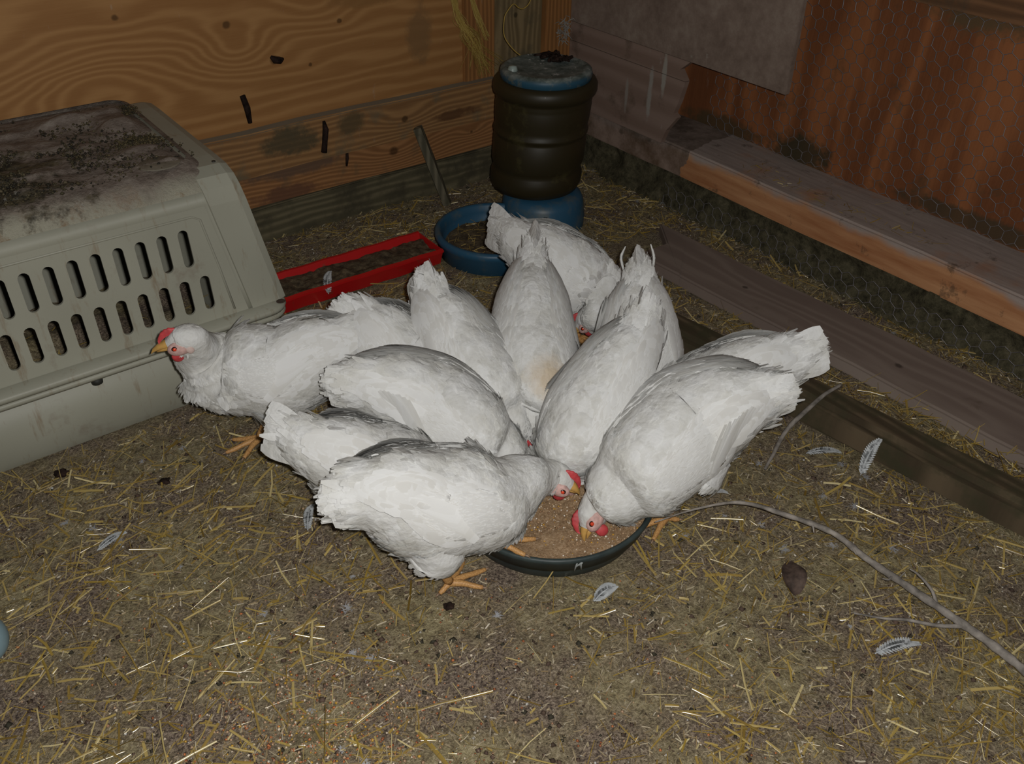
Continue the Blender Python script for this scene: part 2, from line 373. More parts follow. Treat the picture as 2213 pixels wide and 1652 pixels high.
# stake leaning on the left wall boards
V, Fc = tube([(1.470, 2.255, -.005), (1.437, 2.28, .12), (1.402, 2.303, .245)], [.016, .017, .017], 4)
o = link('wooden_stake', mesh('stake', V, Fc), None, wood('stake', (.06, .055, .035), (.16, .14, .095), 'z', 60, .05, dirt=(.05, .05, .03), dirtlo=.5, cross='x'), False)
tag(o, 'short grey wooden stake leaning against the left wall boards', 'stake')
M_BARK = simple('dark_bark', (.028, .016, .012), .85, .15, .4, 60, .8)
def chip(pts, rads, label, nm='bark_strip', cat='bark'):
    V, Fc = tube(pts, rads, 7); return tag(link(nm, mesh(nm, V, Fc), None, M_BARK), label, cat)
chip([(1.103, 2.309, .325), (1.105, 2.307, .30), (1.098, 2.307, .262), (1.093, 2.307, .237)], [.004, .009, .008, .009], 'dark strip of bark stuck on the upper left wall board')
chip([(1.178, 2.334, .21), (1.176, 2.333, .19), (1.172, 2.333, .168)], [.004, .005, .003], 'thin dark bark strip below the middle of the upper left board')
chip([(.896, 2.347, .425), (.903, 2.345, .39), (.905, 2.345, .35)], [.008, .009, .006], 'dark bark peeling at the lower edge of the plywood above the carrier')
chip([(.99, 2.349, .51), (1.0, 2.347, .50), (1.014, 2.347, .497), (1.025, 2.349, .499)], [.004, .010, .010, .003], 'black knot chunk in the plywood left of the corner')

# ================================================================ PET CARRIER
n = NB('carrier_plastic')
x, y, z = n.sep(); k = n.noise(9, 6, .7); k2 = n.noise(30, 6, .75)
base = n.ramp(n.noise(3, 2), [(.3, (.27, .265, .21)), (.7, (.34, .335, .27))])
drip = n.noise(1., 5, .7, n.comb(n.math('MULTIPLY', x, 45), n.math('MULTIPLY', y, 20), n.math('MULTIPLY', z, 7)))
c = n.mix(n.math('MULTIPLY', n.ramp(drip, [(.57, 0.), (.70, 1.)]), .6), base, (.19, .125, .065))
c = n.mix(n.math('MULTIPLY', n.ramp(k, [(.60, 0.), (.72, 1.)]), .45), c, (.17, .12, .085))
n.bump(n.noise(90, 2), .08, .001); M_CARR = n.fin(c, .5, .4)
n = NB('fouled_carrier_top')
x, y, z = n.sep(); k = n.noise(7, 6, .7); k2 = n.noise(26, 6, .75); k3 = n.noise(14, 5, .7)
c = n.ramp(k2, [(.32, (.11, .086, .07)), (.52, (.185, .15, .125)), (.7, (.26, .225, .19))])
zl = n.math('ADD', y, n.math('MULTIPLY', n.math('SUBTRACT', k, .5), .10))
clean = n.ramp(n.math('ADD', zl, 1.1), [(.845, 1.), (.885, 0.)])
c = n.mix(clean, c, n.mix(n.math('MULTIPLY', n.ramp(k2, [(.5, 0.), (.62, 1.)]), .75), (.30, .285, .22), (.17, .105, .05)))
dv = n.math('SUBTRACT', 1., n.math('MULTIPLY', n.dist((.07, -.07, .50)), 2.2))
dm = n.ramp(n.math('ADD', n.math('MULTIPLY', dv, .45), n.math('MULTIPLY', k3, .75)), [(.64, 0.), (.72, 1.)])
c = n.mix(n.math('MULTIPLY', dm, .92), c, n.ramp(n.noise(60, 4), [(.35, (.018, .016, .010)), (.65, (.085, .068, .035))]))
wm = n.ramp(n.noise(19, 6, .8), [(.64, 0.), (.72, 1.)]); c = n.mix(n.math('MULTIPLY', wm, .6), c, (.36, .35, .31))
n.bump(n.math('ADD', k2, k3), .9, .008); M_CTOP = n.fin(c, .7, .3)

CX0, CX1 = -.42, .635
carrier = empty('pet_carrier', (.1, 2.0, 0), 'large beige plastic pet carrier with slotted side, fouled top, against the left wall', 'pet carrier')
def lc(V): return [Vector(v)-Vector(carrier.location) for v in V]
def rrect(x0, x1, y0, y1, rr, z, seg=6):
    P = []
    for cx, cy, a0 in ((x1-rr, y0+rr, -90), (x1-rr, y1-rr, 0), (x0+rr, y1-rr, 90), (x0+rr, y0+rr, 180)):
        for k in range(seg+1):
            a = math.radians(a0+90*k/seg); P.append((cx+rr*math.cos(a), cy+rr*math.sin(a), z))
    return P
def skin(rings, closed_top=False):
    n_ = len(rings[0]); V = [p for r_ in rings for p in r_]; Fc = []
    for i in range(len(rings)-1):
        for k in range(n_): Fc.append((i*n_+k, i*n_+(k+1) % n_, (i+1)*n_+(k+1) % n_, (i+1)*n_+k))
    if closed_top: Fc.append(tuple((len(rings)-1)*n_+k for k in range(n_)))
    return V, Fc
Y0c, Y1c = 1.71, 2.27
# lower shell (open tray, double walled)
R1 = [rrect(CX0+.03, CX1+.005, Y0c+.012, Y1c-.012, .06, .0), rrect(CX0+.02, CX1+.012, Y0c+.004, Y1c-.004, .06, .02), rrect(CX0+.01, CX1+.02, Y0c, Y1c, .06, .162),
      rrect(CX0+.014, CX1+.016, Y0c+.004, Y1c-.004, .06, .162), rrect(CX0+.03, CX1+.005, Y0c+.012, Y1c-.012, .055, .012)]
V, Fc = skin(R1, True); link('lower_shell', mesh('lower_shell', lc(V), Fc), carrier, M_CARR)
# flanges
R2 = [rrect(CX0+.01, CX1+.02, Y0c-.001, Y1c, .06, .160), rrect(CX0-.018, CX1+.044, Y0c-.026, Y1c+.026, .05, .160), rrect(CX0-.020, CX1+.047, Y0c-.028, Y1c+.028, .05, .166),
      rrect(CX0-.018, CX1+.044, Y0c-.026, Y1c+.026, .05, .172), rrect(CX0+.01, CX1+.02, Y0c+.002, Y1c, .05, .173)]
V, Fc = skin(R2); link('lower_flange', mesh('lower_flange', lc(V), Fc), carrier, M_CARR)
R3 = [rrect(CX0+.005, CX1+.012, Y0c+.004, Y1c, .06, .1735), rrect(CX0-.018, CX1+.046, Y0c-.026, Y1c+.026, .05, .1735), rrect(CX0-.021, CX1+.049, Y0c-.029, Y1c+.029, .05, .181),
      rrect(CX0-.018, CX1+.046, Y0c-.026, Y1c+.026, .05, .188), rrect(CX0-.0, CX1+.02, Y0c+.006, Y1c, .05, .190)]
V, Fc = skin(R3); link('upper_flange', mesh('upper_flange', lc(V), Fc), carrier, M_CARR)
# upper shell: flared box with the near side cut out for the slotted panel
def ysh(z): # near wall y as function of height
    return Y0c+.006+(z-.188)*.10
def ring_up(z, off=0.):
    t = (z-.188)/.302
    return rrect(CX0+.0+.03*t+off, CX1+.015-.055*t-off*.4, ysh(z)+off, Y1c+.012*t-off*.25, .055-off*.35, z)
prof = [(.188, 0), (.25, 0), (.33, 0), (.40, 0), (.435, 0), (.462, .004), (.480, .012), (.493, .024), (.501, .042), (.505, .07)]
rings = [ring_up(z, o_) for z, o_ in prof]
nr = len(rings[0]); V = [p for r_ in rings for p in r_]; Fc = []
for i in range(len(rings)-1):
    for k in range(nr):
        if k == nr-1 and i < 4: continue      # near face (between last corner and the first) left open for the panel
        Fc.append((i*nr+k, i*nr+(k+1) % nr, (i+1)*nr+(k+1) % nr, (i+1)*nr+k))
side_faces = [q for q in Fc if max(q)//nr <= 5]
top_faces = [q for q in Fc if max(q)//nr > 5]+[tuple((len(rings)-1)*nr+k for k in range(nr))]
def pick(V, Fq):
    ids = sorted({i for q in Fq for i in q}); mp = {a: b for b, a in enumerate(ids)}
    return [V[i] for i in ids], [tuple(mp[i] for i in q) for q in Fq]
v_, f_ = pick(V, side_faces); so = link('upper_shell', mesh('upper_shell', lc(v_), f_), carrier, M_CARR)
md = so.modifiers.new('s', 'SOLIDIFY'); md.thickness = .004; md.offset = -1
# top: dense grid-like, ribbed along its length
v_, f_ = pick(V, top_faces[:-1]); o = link('top_edge', mesh('top_edge', lc(v_), f_), carrier, M_CTOP)
inner = ring_up(.505, .07); xs = [p[0] for p in inner]; ys = [p[1] for p in inner]
gx, gy = np.meshgrid(np.linspace(CX0+.03+.02, CX1-.04-.029, 150), np.linspace(ysh(.505)+.05, Y1c-.006, 110))
rib = .0035*np.clip(np.sin((gy-1.78)*2*np.pi/.125)*3, -1, 1)
ed = np.clip(np.minimum.reduce([gx-gx.min(), gx.max()-gx, gy-gy.min(), gy.max()-gy])/.04, 0, 1)
zz = .5035+rib*ed+(vnoise(gx*30, gy*30, 8)-.5)*.006*ed+np.clip(vnoise(gx*12, gy*12, 9)-.62, 0, 1)*.05*ed-.006*(1-ed)
V = np.stack([gx, gy, zz], -1).reshape(-1, 3)-np.array(carrier.location); h, w = gx.shape; i = np.arange(h*w).reshape(h, w)
Q = np.stack([i[:-1, :-1], i[:-1, 1:], i[1:, 1:], i[1:, :-1]], -1).reshape(-1, 4)
link('top_panel', fromarr('ctop', V, Q), carrier, M_CTOP)
# slotted near side
def side_panel():
    bm = bmesh.new(); E = []
    def loop(P):
        vs = [bm.verts.new((p[0], 0, p[1])) for p in P]
        for k in range(len(vs)): E.append(bm.edges.new((vs[k], vs[(k+1) % len(vs)])))
    def corner(z, sgn):
        rg = ring_up(z); return rg[0][0] if sgn > 0 else rg[-1][0]
    zs = [.188, .25, .33, .40, .435]
    loop([(corner(z, 1), z) for z in zs]+[(corner(z, -1), z) for z in zs[::-1]])
    def slot(cx, cz, hh, lean=0):
        P = []; rr = .0105
        for k in range(9):
            a = math.radians(180*k/8); P.append((cx+rr*math.cos(a), cz+hh/2-rr+rr*math.sin(a)))
        for k in range(9):
            a = math.radians(180+180*k/8); P.append((cx+rr*math.cos(a), cz-hh/2+rr+rr*math.sin(a)))
        loop(P)
    for k in range(18):
        xc = .494-.0432*k
        if xc > CX0+.06: slot(xc, .358, .080); slot(xc+.022, .254, .076)
    bmesh.ops.triangle_fill(bm, edges=E, use_beauty=True)
    for f__ in bm.faces:
        if f__.normal.y > 0: f__.normal_flip()
    rr = bmesh.ops.extrude_face_region(bm, geom=bm.faces[:])
    for v in rr['geom']:
        if isinstance(v, bmesh.types.BMVert): v.co.y = .005
    for v in bm.verts: v.co.y += ysh(v.co.z); v.co -= Vector(carrier.location)
    bmesh.ops.recalc_face_normals(bm, faces=bm.faces)
    me = bpy.data.meshes.new('slotted_panel'); bm.to_mesh(me); bm.free(); return me
link('slotted_panel', side_panel(), carrier, M_CARR, False)
# raised line framing the slots
fr = [(-.40, .42), (.52, .420), (.535, .41), (.552, .30), (.565, .20)]
V, Fc = tube([(p, ysh(q)+.0005, q) for p, q in fr], .0028, 6); link('panel_rib', mesh('panel_rib', lc(V), Fc), carrier, M_CARR)
# end collar: raised strip running over the door end of the upper shell
def collar():
    A = []; 
    path = []
    for z in np.linspace(.19, .43, 7): path.append((ysh(z), z))
    path += [(ysh(.46)+.006, .462), (ysh(.48)+.018, .482), (ysh(.49)+.045, .494)]
    for yy in np.linspace(1.84, 2.18, 8): path.append((yy, .496))
    path += [(2.235, .493), (2.262, .485), (2.276, .45), (2.274, .19)]
    V = []; Fc = []
    for k, (yy, zz) in enumerate(path):
        t = (zz-.188)/.302; xo = CX1+.015-.055*t
        out = .012
        cy, cz = 2.0, .2; dn = Vector((0, yy-cy, (zz-cz)*1.0)); dn.normalize()
        for dx, o_ in ((-.048, -.004), (-.046, out*.3), (.018-.03*0, out*.2), (.034, -.004), (.034, -.03)):
            V.append((xo+dx, yy+dn.y*o_, zz+dn.z*o_))
    m_ = len(path)
    for k in range(m_-1):
        for j in range(4): Fc.append((k*5+j, k*5+j+1, (k+1)*5+j+1, (k+1)*5+j))
    return V, Fc
V, Fc = collar(); o = link('end_collar', mesh('end_collar', lc(V), Fc), carrier, M_CARR, False)
# bolt holes on flange corner and collar
for p in ((CX1+.030, Y0c-.006, .1905),):
    V, Fc = lathe([(0.0001, .0), (.006, .0), (.0085, .0012), (.010, .0)], 20, c=p); link('bolt', mesh('bolt', lc(V), Fc), carrier, simple('brown_bolt', (.06, .04, .03), .6))
V, Fc = lathe([(0.0001, .0), (.004, .0), (.004, -.002)], 14, c=(.605, 1.80, .4985)); link('rivet', mesh('rivet', lc(V), Fc), carrier, simple('rivet_dark', (.03, .025, .02), .6))
V, Fc = lathe([(.0001, 0), (.012, 0), (.011, -.012), (.0001, -.018)], 12, c=(.255, Y0c-.016, .160)); link('latch', mesh('latch', lc(V), Fc), carrier, simple('latch_dark', (.035, .035, .03), .6))
# oval lid mark
V, Fc = lathe([(.0001, .0015), (.040, .0015), (.042, .0005), (.042, -.001)], 40, 1.0, .85, c=(.505, 1.83, .5065)); link('embossed_oval', mesh('oval', lc(V), Fc), carrier, simple('oval_plastic', (.19, .165, .125), .6, .3, .25, 25))

# ================================================================ WATERER
n = NB('blue_plastic'); k = n.noise(14, 5, .65)
c = n.mix(n.math('MULTIPLY', n.ramp(k, [(.50, 0.), (.66, 1.)]), .6), (.022, .085, .15), (.11, .12, .10)); M_BLUE = n.fin(c, .45, .45)
n = NB('dirty_blue_lid'); k = n.noise(24, 6, .7); z = n.sep()[2]
c = n.ramp(k, [(.36, (.05, .065, .052)), (.5, (.13, .155, .14)), (.66, (.26, .285, .27))])
c = n.mix(n.ramp(n.noise(34, 4, .7), [(.62, 0.), (.68, 1.)]), c, (.5, .52, .5))
c = n.mix(n.ramp(z, [(.450, 1.), (.458, 0.)]), c, n.mix(n.ramp(k, [(.5, 0.), (.6, 1.)]), (.02, .075, .12), (.10, .12, .11))); M_LID = n.fin(c, .5, .4)
n = NB('brown_jug_plastic'); k = n.noise(11, 5, .7)
c = n.mix(n.math('MULTIPLY', n.ramp(k, [(.58, 0.), (.72, 1.)]), .5), (.026, .020, .008), (.08, .07, .025))
c = n.mix(n.ramp(n.noise(20, 5, .8), [(.74, 0.), (.78, 1.)]), c, (.35, .32, .28))
n.b.inputs['Coat Weight'].default_value = .05; M_JUG = n.fin(c, .48, .35)
JX, JY = 1.645, 2.005
wat = empty('water_dispenser', (JX, JY, 0), 'big brown water jug upside down on a blue drinker base in the corner', 'poultry waterer')
def lw(V): return [Vector(v)-Vector((JX, JY, 0)) for v in V]
# wavy ring-shaped band, jug body
prof = [(.06, .106), (.112, .108), (.127, .116), (.1345, .135), (.1345, .160), (.130, .172), (.1285, .18), (.131, .188), (.1345, .20), (.1345, .265), (.131, .272), (.1305, .278), (.136, .284), (.137, .291), (.133, .296),
        (.1335, .31), (.136, .33), (.137, .365), (.135, .373), (.137, .378), (.135, .383), (.138, .389), (.145, .396), (.1475, .405), (.1465, .42), (.140, .430), (.125, .434), (.0001, .434)]
V, Fc = lathe(prof, 72, c=(JX, JY, 0)); V = [(a_+(c_z-.43)*.055, b_-(c_z-.43)*.042, c_z) for a_, b_, c_z in V]; link('jug_body', mesh('jug', lw(V), Fc), wat, M_JUG)
prof = [(.120, .428), (.127, .431), (.1295, .446), (.127, .456), (.114, .462), (.106, .459), (.06, .457), (.0001, .458)]
V, Fc = lathe(prof, 64, c=(JX, JY, 0)); link('lid', mesh('lid', lw(V), Fc), wat, M_LID)
V, Fc = lathe([(.0001, .014), (.010, .013), (.013, .006), (.014, 0)], 20, c=(JX-.098, JY+.025, .458)); link('lid_knob', mesh('knob', lw(V), Fc), wat, simple('pale_knob', (.30, .36, .33), .4, .5))
# base: dome under the jug + drinking ring reaching to the left
prof = [(.124, .0), (.126, .035), (.1235, .05), (.120, .08), (.112, .096), (.095, .104), (.07, .108), (.0001, .11)]
V, Fc = lathe(prof, 64, c=(JX-.012, JY-.022, 0)); link('drinker_dome', mesh('dome', lw(V), Fc), wat, M_BLUE)
RX, RY = 1.405, 1.915
prof = [(.148, .0), (.158, .004), (.166, .05), (.171, .055), (.171, .066), (.166, .072), (.158, .073), (.153, .068), (.149, .05), (.143, .012), (.0001, .010)]
V, Fc = lathe(prof, 72, c=(RX, RY, 0)); link('drinking_ring', mesh('ring', lw(V), Fc), wat, M_BLUE)

n = NB('trough_dirt'); k = n.noise(60, 5, .75); n.bump(k, .8, .004)
M_DIRT = n.fin(n.ramp(k, [(.35, (.035, .025, .016)), (.55, (.10, .075, .045)), (.75, (.22, .17, .10))]), .85, .2)
V = [(RX, RY, .022)]; Fc = []
for q in range(1, 13):
    for k in range(48):
        a_ = 2*math.pi*k/48; rr = .1435*q/12; px, py = RX+rr*math.cos(a_), RY+rr*math.sin(a_); V.append((px, py, .022+float(vnoise(np.array(px*40), np.array(py*40), 4))*.008))
for k in range(48): Fc.append((0, 1+k, 1+(k+1) % 48))
for q in range(11):
    for k in range(48): Fc.append((1+q*48+k, 1+(q+1)*48+k, 1+(q+1)*48+(k+1) % 48, 1+q*48+(k+1) % 48))
o = link('dirt', mesh('ringdirt', V, Fc), None, M_DIRT); tag(o, 'brown dirt and straw bits filling the blue drinking ring', 'dirt', kind='stuff')
# debris on lid
V = []; Fc = []; parts = []
for k in range(60):
    a_ = random.uniform(-.2, 1.4); rr = random.uniform(.03, .11); p = Vector((JX+.03+rr*math.cos(a_)*.55, JY+.02+rr*math.sin(a_)*.7, .460+random.random()*.008))
    dd = Vector((random.uniform(-1, 1), random.uniform(-1, 1), random.uniform(-.2, .4))).normalized()*random.uniform(.005, .02)
    parts.append(tube([p-dd, p+dd], [random.uniform(.002, .005)]*2, 5))
V, Fc = join(parts); tag(link('debris', mesh('debris', V, Fc), None, M_BARK), 'dark crumbly debris heaped at the back of the jug lid', 'debris', kind='stuff')

# ================================================================ RED TROUGH
n = NB('red_plastic'); k = n.noise(30, 5, .7)
c = n.mix(n.math('MULTIPLY', n.ramp(k, [(.60, 0.), (.70, 1.)]), .6), (.46, .010, .010), (.12, .06, .035)); M_RED = n.fin(c, .4, .45)
red = empty('feed_trough', (.94, 1.99, 0), 'long red plastic feed trough full of dirt between pet carrier and blue drinker', 'feed trough', rz=0)
sec = [(-.040, .0), (-.050, .004), (-.066, .046), (-.071, .048), (-.0715, .054), (-.062, .056), (-.046, .018), (.046, .018), (.058, .056), (.066, .056), (.066, .050), (.061, .047), (.048, .004), (.040, .0)]
p0 = Vector((.69, 1.995, 0)); p1 = Vector((1.232, 1.985, 0)); dr = (p1-p0).normalized(); nn = Vector((-dr.y, dr.x, 0))
V = []; Fc = []; K = 24
for k in range(K+1):
    t = k/K; c = p0.lerp(p1, t)
    for (a_, b_) in sec: V.append(c+nn*a_+Vector((0, 0, b_+.001*math.sin(k*1.3)))-Vector(red.location))
m_ = len(sec)
for k in range(K):
    for j in range(m_): Fc.append((k*m_+j, k*m_+(j+1) % m_, (k+1)*m_+(j+1) % m_, (k+1)*m_+j))
Fc.append(tuple(range(m_))); Fc.append(tuple(K*m_+j for j in range(m_))[::-1])
link('trough_body', mesh('trough', V, Fc), red, M_RED, False)
for t in (p0, p1):
    V = [t+nn*a_+dr*b_+Vector((0, 0, z))-Vector(red.location) for a_, z, b_ in ((-.048, .002, -.002), (.048, .002, -.002), (.06, .052, -.002), (-.064, .052, -.002), (-.048, .002, .002), (.048, .002, .002), (.06, .052, .002), (-.064, .052, .002))]
    link('end_wall', mesh('endw', V, [(0, 3, 2, 1), (4, 5, 6, 7), (0, 1, 5, 4), (1, 2, 6, 5), (2, 3, 7, 6), (3, 0, 4, 7)]), red, M_RED, False)
gx, gy = np.meshgrid(np.linspace(.693, 1.229, 110), np.linspace(-.052, .052, 26))
zz = .038+(vnoise(gx*30, gy*30, 4)-.5)*.012+(vnoise(gx*90, gy*90, 5)-.5)*.006-.12*gy*0
yy = 1.995-(gx-.69)*.0185+gy
V = np.stack([gx, yy, zz], -1).reshape(-1, 3); h, w = gx.shape; i = np.arange(h*w).reshape(h, w)
Q = np.stack([i[:-1, :-1], i[:-1, 1:], i[1:, 1:], i[1:, :-1]], -1).reshape(-1, 4)
tag(link('dirt', fromarr('troughdirt', V, Q), None, M_DIRT), 'brown crumbly dirt filling the red feed trough', 'dirt', kind='stuff')

# ================================================================ FEED PAN
BX, BY, BR = .858, .985, .200
n = NB('dark_rubber'); k = n.noise(18, 5, .7)
c = n.ramp(k, [(.3, (.020, .030, .030)), (.7, (.050, .066, .064))])
c = n.mix(n.ramp(n.noise(26, 4, .7), [(.70, 0.), (.74, 1.)]), c, (.18, .19, .19)); M_RUB = n.fin(c, .5, .4)
prof = [(.0001, .0), (.165, .0), (.172, .006), (.1785, .028), (.180, .036), (.188, .038), (.1935, .060), (.1985, .066), (.1985, .072), (.194, .075), (.190, .072), (.186, .060), (.180, .044), (.0001, .04)]
V, Fc = lathe(prof, 96, c=(0, 0, 0)); o = link('feed_pan', mesh('pan', V, Fc), None, M_RUB); o.location = (BX, BY, .0)
tag(o, 'round shallow dark grey rubber feed pan ringed by white hens', 'feed pan')
# chalky scuff mark on the pan's outer wall
V = []; Fc = []; parts = []
for (a0, z0, a1, z1) in ((-116, .066, -117, .045), (-116.5, .056, -114.2, .064), (-114, .067, -113.4, .046), (-113.2, .066, -114.6, .058)):
    pts = [((.1945+.0015*0+(z_-.04)*.11+.0008)*math.cos(math.radians(a_)), (.1945+(z_-.04)*.11+.0008)*math.sin(math.radians(a_)), z_) for a_, z_ in ((a0, z0), ((a0+a1)/2, (z0+z1)/2), (a1, z1))]
    parts.append(tube(pts, .0014, 5))
V, Fc = join(parts); link('chalk_mark', mesh('mark', V, Fc), o, simple('pale_mark', (.32, .34, .33), .7))
# feed
n = NB('feed_mash'); k = n.noise(220, 4, .8); k2 = n.noise(20, 4, .6)
c = n.ramp(n.math('ADD', n.math('MULTIPLY', k, .75), n.math('MULTIPLY', k2, .25)), [(.35, (.19, .115, .06)), (.5, (.36, .235, .13)), (.66, (.55, .40, .26))]); n.bump(k, .8, .003)
M_FEED = n.fin(c, .8, .25)
V = [(BX, BY, .056)]; Fc = []
for q in range(1, 41):
    for k in range(120):
        a_ = 2*math.pi*k/120; rr = .186*q/40; px, py = BX+rr*math.cos(a_), BY+rr*math.sin(a_)
        z = .0535+(float(vnoise(np.array(px*18), np.array(py*18), 4))-.5)*.012+(float(vnoise(np.array(px*80), np.array(py*80), 6))-.5)*.004
        V.append((px, py, z+.004*(q/40)**3))
for k in range(120): Fc.append((0, 1+k, 1+(k+1) % 120))
for q in range(39):
    for k in range(120): Fc.append((1+q*120+k, 1+(q+1)*120+k, 1+(q+1)*120+(k+1) % 120, 1+q*120+(k+1) % 120))
tag(link('feed', mesh('feed', V, Fc), None, M_FEED), 'tan ground chicken feed filling the round dark pan', 'feed', kind='stuff')
def crumbs(name, X, Y, Z, size, cols, label, cat, rough=.5):
    """little irregular octahedral grains"""
    m_ = len(X); B = np.array([(1, 0, 0), (0, 1, 0), (-1, 0, 0), (0, -1, 0), (0, 0, .8), (0, 0, -.8)], float)
    S = size[:, None, None]*(.7+.6*rng.random((m_, 6, 3))); V = B[None]*S
    an = rng.random(m_)*6.28; ca, sa = np.cos(an)[:, None], np.sin(an)[:, None]
    Vx = V[..., 0]*ca-V[..., 1]*sa; Vy = V[..., 0]*sa+V[..., 1]*ca
    V = np.stack([Vx+X[:, None], Vy+Y[:, None], V[..., 2]+Z[:, None]], -1).reshape(-1, 3)
    t = np.array([(0, 1, 4), (1, 2, 4), (2, 3, 4), (3, 0, 4), (1, 0, 5), (2, 1, 5), (3, 2, 5), (0, 3, 5)])
    T = (t[None]+np.arange(m_)[:, None, None]*6).reshape(-1, 3)
    me = bpy.data.meshes.new(name); me.vertices.add(len(V)); me.vertices.foreach_set('co', V.astype(np.float32).ravel())
    me.loops.add(T.size); me.loops.foreach_set('vertex_index', T.astype(np.int32).ravel()); me.polygons.add(len(T))
    me.polygons.foreach_set('loop_start', np.arange(len(T), dtype=np.int32)*3); me.polygons.foreach_set('loop_total', np.full(len(T), 3, np.int32)); me.update(calc_edges=True)
    n_ = NB(name+'_mat'); st = [(k/len(cols), c) for k, c in enumerate(cols)]
    rp = n_.N.new('ShaderNodeValToRGB'); rp.color_ramp.interpolation = 'CONSTANT'; e = rp.color_ramp.elements
    while len(e) < len(cols): e.new(.5)
    for k, (p, c) in enumerate(st): e[k].position = p; e[k].color = (*c, 1)
    n_.t.links.new(n_.rnd(), rp.inputs[0])
    o = link(name, me, None, n_.fin(rp.outputs[0], rough, .4), False); return tag(o, label, cat, kind='stuff')
m_ = 2600; a_ = rng.random(m_)*6.28; rr = .184*np.sqrt(rng.random(m_))
crumbs('cracked_grain', BX+rr*np.cos(a_), BY+rr*np.sin(a_), .056+rng.random(m_)*.004, .0012+.0016*rng.random(m_)**2, [(.5, .34, .2), (.62, .5, .36), (.3, .17, .09), (.75, .68, .58), (.42, .27, .15), (.55, .3, .05), (.5, .34, .2)], 'cracked grain bits scattered over the feed in the pan', 'grain')

# ================================================================ LITTER ON THE FLOOR
def inside(x, y):
    m = ((x > CX0) & (x < CX1+.0) & (y > Y0c-.02) & (y < Y1c)) | (np.hypot(x-BX, y-BY) < .205) | (np.hypot(x-JX, y-JY) < .135) | (np.hypot(x-RX, y-RY) < .172)
    m |= (y > 2.335) | (x > 2.03)
    m |= (np.abs(y-1.99) < .078) & (x > .6) & (x < 1.235)
    m |= (np.abs(x-(1.86-.0464*(y+.1))) < .11) & (y < 1.74)
    m |= (np.abs(x-(1.635-.1215*(y+.1))) < .048) & (y < 1.35)
    return m
def scatter(n_, x0=-.5, x1=2.05, y0=-.1, y1=2.34, dens=None):
    X = x0+rng.random(n_*3)*(x1-x0); Y = y0+rng.random(n_*3)*(y1-y0); k = ~inside(X, Y)
    if dens is not None: k &= rng.random(len(X)) < dens(X, Y)
    # keep what the visible part of the coop can show
    k &= (X*.60+Y*.80 > .42) & (X*.80-Y*.60 > -1.6)
    return X[k][:n_], Y[k][:n_]
def straw_mat(name, cols, rough, spec):
    n_ = NB(name); rp = n_.N.new('ShaderNodeValToRGB'); e = rp.color_ramp.elements
    while len(e) < len(cols): e.new(.5)
    for k, c in enumerate(cols): e[k].position = k/(len(cols)-1); e[k].color = (*c, 1)
    n_.t.links.new(n_.rnd(), rp.inputs[0]); return n_.fin(rp.outputs[0], rough, spec)
M_STRAW = straw_mat('straw', [(.16, .10, .02), (.34, .23, .055), (.25, .17, .05), (.48, .36, .13), (.30, .20, .03), (.62, .52, .27)], .22, 1.)
M_CHAFF = straw_mat('chaff', [(.10, .07, .03), (.34, .25, .13), (.18, .12, .06), (.42, .36, .24), (.24, .17, .07), (.52, .46, .36)], .45, .5)
def straws(name, n_, Lr, Wr, lift, mat, label, cat, dens=None, reg={}, zoff=.002, Z=None, XY=None):
    X, Y = XY if XY else scatter(n_, dens=dens, **reg); m_ = len(X); an = rng.random(m_)*6.283
    base = rng.normal(.35, .8, m_); an = np.where(rng.random(m_) < .45, base, an)
    pit = rng.normal(0, lift, m_); D = np.stack([np.cos(an)*np.cos(pit), np.sin(an)*np.cos(pit), np.abs(np.sin(pit))], 1)
    roll = rng.normal(0, .75, (m_, 2)); N = np.stack([roll[:, 0], roll[:, 1], np.ones(m_)], 1)
    L = Lr[0]+(Lr[1]-Lr[0])*rng.random(m_)**2.0; Wd = Wr[0]+(Wr[1]-Wr[0])*rng.random(m_)**1.5
    z = (gz(X, Y) if Z is None else Z)+zoff+rng.random(m_)*.005
    P = np.stack([X, Y, z], 1)
    V, Q = blades(P, D, N, L, Wd, 0., rng.normal(0, .06, m_), .25, (1, 1, .9) , rng.normal(0, .08, m_))
    return tag(link(name, fromarr(name, V, Q), None, mat, False), label, cat, kind='stuff')
def dn_straw(X, Y): return np.clip(.25+1.3*(vnoise(X*5, Y*5, 11)-.35)+.35*(X > .95)*(Y < 1.0)+.25*(X < .6)*(Y > 1.3), .05, 1)
straws('straw_litter', 8500, (.010, .085), (.0009, .0048), .12, M_STRAW, 'golden straw stalks strewn over the floor of the coop', 'straw', dn_straw)
straws('straw_litter', 6500, (.008, .048), (.0008, .0034), .16, M_STRAW, 'shorter golden straw pieces lying thicker on the right half of the floor', 'straw', lambda X, Y: np.clip((.25+1.2*(vnoise(X*6, Y*6, 31)-.3))*np.clip((X-.55)/.5, .12, 1), .02, 1))
straws('chaff_litter', 46000, (.003, .018), (.0006, .0026), .25, M_CHAFF, 'short broken straw chaff covering the floor', 'chaff')
def edge_strip(n_):
    Y = rng.random(n_)*1.35-.1; X = 1.70-.085*(Y+.1)+rng.normal(0, .022, n_); return X, Y
X, Y = edge_strip(420); straws('straw_litter', 0, (.012, .07), (.001, .003), .15, M_STRAW, 'loose straw caught between the grey plank and the mossy beam', 'straw', XY=(X, Y), Z=.018+rng.random(len(X))*.03)
Y = 1.0+rng.random(90)*.6; X = 2.045+np.abs(rng.normal(0, .035, 90)); straws('straw_litter', 0, (.012, .05), (.001, .003), .05, M_STRAW, 'few bits of straw lying on the right wall ledge', 'straw', XY=(X, Y), Z=np.full(90, .1985))
